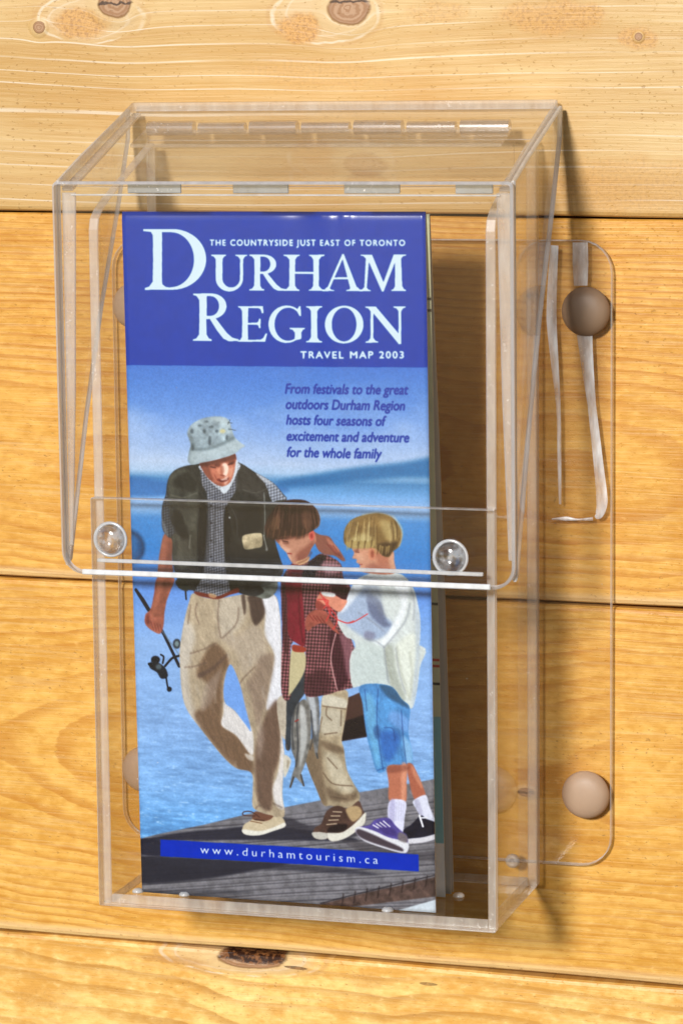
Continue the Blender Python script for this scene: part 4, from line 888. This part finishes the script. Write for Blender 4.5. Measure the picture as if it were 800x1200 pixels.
for s in (-1, 1):
    lp('lid_side', side, .0016, (lambda u, v, w_, s=s: (s*(.0750-w_), u, v)), (CL, SR), ch=.0004)
    # glued corner: a wedge of cement that fades towards the bottom, and a rail under the sloping top
    tw = .0046
    lp('corner_fillet', [(0, .1200), (.0011, .1200), (.0030, .1700), (tw, .2335), (0, .2335)], .0012, (lambda u, v, w_, s=s: (s*(.0733-u), -.0683+w_, v)), (FI, ED), ch=.0003)
    lp('top_rail', [(0, .0040), (.0036, .0040), (.0030, L-.001), (0, L-.001)], .0014, (lambda u, v, w_, s=s: (s*(.0732-u), FT[0]+sl[0]*v+nr[0]*(w_+.0034), FT[1]+sl[1]*v+nr[1]*(w_+.0034))), (FI, ED), ch=.0003)
lp('glue_seam', rounded(-.0700, .0700, .2326, .2331, .0001, n=3), .0010, lambda u, v, w_: (u, -.0690+w_, v), (SL, SL), ch=.0001)
# rubber-like clear bumpers between lid and pocket
bump_prof = [(0, .0030), (.0018, .0029), (.0034, .0025), (.0046, .0018), (.0053, .0008), (.0054, 0), (0, 0)]
V, F = revolve(bump_prof, 36); BM = glassy('clear_bumper', .10, .35)
RM = edge_acrylic('bumper_rim', .72, col=(.95,.97,1,1), tint=(.97,.97,.97,1), gloss=.10, rough=.2)
for x, z in ((-.0600, .1221), (.0531, .1201)):
    o = mesh_obj('bumper', V, F, BM, lid, smooth=True); o.location = Vector((x, -.0683, z))-Vector(lo_)+Vector((0, 0, 0))
    o.location.y = -.0684+.010+.0029
    o.location.y = (-.0655-.0002)-(-.010)
    tv, tf = [], []
    for a in range(36):
        for b in range(8):
            aa, bb = a*math.pi/18, b*math.pi/4
            r = .0053+.00055*math.cos(bb); tv.append((r*math.cos(aa), -.0006+.0005*math.sin(bb), r*math.sin(aa)))
            tf.append([a*8+b, ((a+1) % 36)*8+b, ((a+1) % 36)*8+(b+1) % 8, a*8+(b+1) % 8])
    mesh_obj('bumper_rim', tv, tf, RM, lid, smooth=True).location = o.location
# hinge: two leaves and a row of knuckles on a pin
hinge = empty('hinge', (0, -.010+.004, .2535), holder); ho = np.array((0, -.010, .2535))
LH = edge_acrylic('moulded_hinge_plastic', .26, col=(.84,.76,.70,1), tint=(.86,.80,.75,1), gloss=.30, rough=.1, speck=.4)
hx0, hx1 = -.0655, .0600; nk = 7; wk = (hx1-hx0)/nk
for k in range(nk):
    r = .0024 if k % 2 == 0 else .0019; x0 = hx0+k*wk+.0009; x1 = hx0+(k+1)*wk-.0009
    tv = []; tf = []
    for a in range(20):
        for x in (x0, x1): tv.append((x, r*math.cos(a*math.pi/10), r*math.sin(a*math.pi/10)))
        j = (a+1) % 20; tf.append([a*2, j*2, j*2+1, a*2+1])
    tf.append([a*2 for a in range(20)]); tf.append([a*2+1 for a in range(20)][::-1])
    o = mesh_obj('knuckle', tv, tf, LH, hinge, smooth=False); o.location = (0, -.0008, -.0010)
for nm, (y0, z0), (y1, z1) in (('lid_leaf', (-.0125, .2510), (-.0262, .2466)), ('back_leaf', (-.0093, .2510), (-.0093, .2395))):
    panel(nm, [(hx0, 0), (hx1, 0), (hx1, 1), (hx0, 1)], .0010, (lambda u, v, w_, a=(y0, z0), b=(y1, z1): (u, a[0]+(b[0]-a[0])*v-ho[1], a[1]+(b[1]-a[1])*v+w_-ho[2] if abs(a[0]-b[0]) > .001 else a[1]+(b[1]-a[1])*v-ho[2]) if abs(a[0]-b[0]) > .001 else (u, a[0]+w_-ho[1], a[1]+(b[1]-a[1])*v-ho[2])), (CL, LH), hinge, ch=.0)
# hinge reflections at the top of the lid front, modelled as added silvery slips
HR = edge_acrylic('hinge_reflection_silver', .85, col=(.44,.49,.54,1), tint=(.8,.8,.82,1), gloss=.34, rough=.16, speck=1.0)
for x0, x1 in ((-.0505, -.0326), (-.0155, .0027), (.0207, .0386), (.0562, .0680)):
    panel('hinge_reflection', rounded(x0, x1, .2334, .2364, .0003, n=3), .0008, lambda u, v, w_: (u, -.0697+w_-lo_[1], v-lo_[2]+.0), (HR, HR), lid, ch=.0002)
# screw caps on the four corners of the plate
cap_prof = [(0, .0036), (.0022, .00355), (.0044, .0033), (.0060, .0028), (.0072, .0020), (.0079, .0009), (.0081, .0002), (.0080, 0), (0, 0)]
V, F = revolve(cap_prof, 48); CM = plain('frosted_cap_plastic', (.60, .41, .27), .5, .6, trans=.35, bump=.12)
CD = plain('shaded_cap_plastic', (.38, .24, .145), .5, .6, trans=.3, bump=.12)  # same caps, with the lid's shade put into the colour
cap0 = None
for x, z in ((1, .1926), (-1, .1926), (1, .0318), (-1, .0318)):
    if cap0 is None: cap0 = mesh_obj('screw_cap', V, F, CM, holder, smooth=True); o = cap0
    else: o = link(cap0.copy(), holder)
    put_at(o, (FX+x*.0779, -.0037, z))
    if z > .1 and x > 0:
        if o is cap0: o.data.materials[0] = CD
        o.material_slots[0].link = 'OBJECT'; o.material_slots[0].material = CD
    else: o.material_slots[0].link = 'OBJECT'; o.material_slots[0].material = CM
# caustic light streaks on the right wing, modelled as added pale strips
AD = edge_acrylic('light_streak_white', .55, col=(.98,.95,.92,1), tint=(.95,.92,.88,1), gloss=.08, rough=.4, speck=.6, tlf=.05, vary=2.2)
def strip(pts, ws, name='light_streak'):
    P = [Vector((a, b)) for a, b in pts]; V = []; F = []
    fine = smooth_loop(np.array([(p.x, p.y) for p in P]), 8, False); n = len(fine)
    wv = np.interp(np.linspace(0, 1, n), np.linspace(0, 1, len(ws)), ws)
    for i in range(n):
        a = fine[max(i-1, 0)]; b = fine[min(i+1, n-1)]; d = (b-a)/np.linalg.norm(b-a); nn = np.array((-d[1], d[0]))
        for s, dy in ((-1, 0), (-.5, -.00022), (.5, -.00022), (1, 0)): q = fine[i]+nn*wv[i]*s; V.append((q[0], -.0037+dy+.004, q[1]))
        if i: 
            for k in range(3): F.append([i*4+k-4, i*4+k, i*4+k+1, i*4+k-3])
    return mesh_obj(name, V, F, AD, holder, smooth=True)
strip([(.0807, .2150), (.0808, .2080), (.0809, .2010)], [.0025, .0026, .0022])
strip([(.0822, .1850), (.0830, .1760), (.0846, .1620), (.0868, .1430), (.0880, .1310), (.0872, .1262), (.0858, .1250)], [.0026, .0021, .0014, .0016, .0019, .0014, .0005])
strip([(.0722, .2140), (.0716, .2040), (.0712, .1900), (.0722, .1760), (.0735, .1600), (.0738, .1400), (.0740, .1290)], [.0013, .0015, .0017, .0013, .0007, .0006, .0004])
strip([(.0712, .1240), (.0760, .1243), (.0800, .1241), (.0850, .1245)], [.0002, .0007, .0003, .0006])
# moulded feet under the map, small screw in the back
V, F = revolve([(0, .0012), (.0012, .0011), (.0018, .0006), (.0020, 0), (0, 0)], 20)
for x, y in ((.0476, -.0372), (-.0397, -.058), (.030, -.0600), (-.0560, -.058)):
    o = mesh_obj('foot_stud', V, F, RM, holder, smooth=True); put_at(o, (x, y, .0034)); o.rotation_euler = (-R_(90), 0, 0)
V, F = revolve([(0, .0008), (.0006, .0008), (.0007, .0012), (.0020, .0011), (.0024, .0004), (.0025, 0), (0, 0)], 24)
o = mesh_obj('screw', V, F, plain('dull_steel', (.30, .28, .27), .4, .6), holder, smooth=True); put_at(o, (.0585, -.0072, .0085))

# ---------------------------------------------------------------- folded travel map
paint_cover(); lettering()
COVER = printed('printed_cover', IMG)
def map_print():
    h, w_ = 1100, 500
    A = np.zeros((h, w_, 3)); A[:] = np.array((200,198,160))/255
    y = np.arange(h)[:, None]; nz = fbm(h, w_, 60, 77, 1, 3)
    A *= (.92+.16*nz)[..., None]
    wt = (y > 800)*(y < 1010)
    A = np.where(wt[..., None], np.array((140,195,200))/255*(.9+.1*nz)[..., None], A)
    A[1010:] = np.array((235,230,222))/255
    x = np.arange(w_)[None, :]
    for yy, c in ((130,(50,48,44)),(148,(50,48,44)),(540,(50,48,44)),(615,(60,58,50)),(706,(176,60,50)),(716,(176,60,50)),(745,(50,48,44))): A[yy:yy+4, 405:] = np.array(c)/255
    A[560:600, 430:436] = .2; A[560:566, 420:446] = .2
    rr = np.hypot(y-580, x-465); A[(rr > 13) & (rr < 18)] = .2
    rr = np.hypot(y-668, (x-450)*.8); A[(rr > 14) & (rr < 18)] = .25
    A[420:450, 440:446] = .2; A[446:452, 440:462] = .2
    return A
LEAF = printed('printed_map', map_print(), gain=1.25, rough=.4)
PAPER = plain('map_paper', (.50, .44, .37), .6, .3)
tm = empty('travel_map', (0, -.058, .0035)); to = np.array((0, -.058, .0035))
tag(tm, 'folded blue map, man and two boys on a pier, in the holder', 'map')
def sheet(name, BL, BR, TR, TL, mat, nx=24, ny=90, thick=.00035, bulge=None):
    BL, BR, TR, TL = [np.array(p) for p in (BL, BR, TR, TL)]
    me = bpy.data.meshes.new(name); bm = bmesh.new(); uvl = bm.loops.layers.uv.new('uv')
    def P(u, v, d):
        p = (BL*(1-u)+BR*u)*(1-v)+(TL*(1-u)+TR*u)*v
        if bulge: p = p+np.array((0, bulge(u, v), 0))
        return tuple(p+np.array((0, d, 0))-to)
    for d in (0, thick):
        G = [[bm.verts.new(P(i/nx, j/ny, d)) for i in range(nx+1)] for j in range(ny+1)]
        for j in range(ny):
            for i in range(nx):
                vs = [(i, j), (i+1, j), (i+1, j+1), (i, j+1)]
                if d: vs = vs[::-1]
                f = bm.faces.new([G[b][a] for a, b in vs]); f.smooth = True; f.material_index = 1 if d else 0
                for l, (a, b) in zip(f.loops, vs): l[uvl].uv = (a/nx, b/ny)
        if not d: G0 = G
    ring = lambda G: [G[0][i] for i in range(nx+1)]+[G[j][nx] for j in range(1, ny+1)]+[G[ny][i] for i in range(nx-1, -1, -1)]+[G[j][0] for j in range(ny-1, 0, -1)]
    a, b = ring(G0), ring(G)
    for i in range(len(a)):
        f = bm.faces.new([a[i-1], b[i-1], b[i], a[i]]); f.material_index = 1
    bm.normal_update(); bm.to_mesh(me); bm.free(); me.materials.append(mat); me.materials.append(PAPER)
    return link(bpy.data.objects.new(name, me), tm)
def cover_bulge(u, v):
    y = -.0012*math.sin(math.pi*u)*(.35+.65*v)*math.sin(math.pi*min(v*1.02, 1))-.0002*math.sin(u*9+v*2)
    y += -.00035*math.exp(-((u-.685-.10*(1-v))/.035)**2)*(.3+.7*v) + .0003*math.exp(-((u-.60)/.05)**2)*v
    y += .0004*max(0, (v-.985)/.015)**2                     # soft fold at the top edge
    y += -.00045*math.exp(-((u-.74)/.012)**2)*max(0, (v-.965)/.035) - .00035*math.exp(-((u-.655)/.010)**2)*max(0, (v-.975)/.025)
    return y
sheet('cover', (-.0545,-.0583,.0035), (.0457,-.0588,.0035), (.0414,-.0503,.2270), (-.0598,-.0503,.2267), COVER, 70, 150, bulge=cover_bulge)
sheet('map_leaf', (-.0520,-.0405,.0035), (.0440,-.0405,.0037), (.0424,-.0493,.2262), (-.0590,-.0493,.2262), LEAF, 20, 60, bulge=lambda u, v: -.0006*math.sin(math.pi*v))
sheet('map_leaf', (-.0520,-.0365,.0035), (.0449,-.0362,.0037), (.0424,-.0485,.2262), (-.0590,-.0485,.2262), PAPER, 20, 60, bulge=lambda u, v: .0012*math.sin(math.pi*v))
sheet('map_leaf', (-.0520,-.0350,.0035), (.0452,-.0345,.0040), (.0422,-.0477,.2258), (-.0590,-.0477,.2258), PAPER, 20, 60, bulge=lambda u, v: .0020*math.sin(math.pi*v))
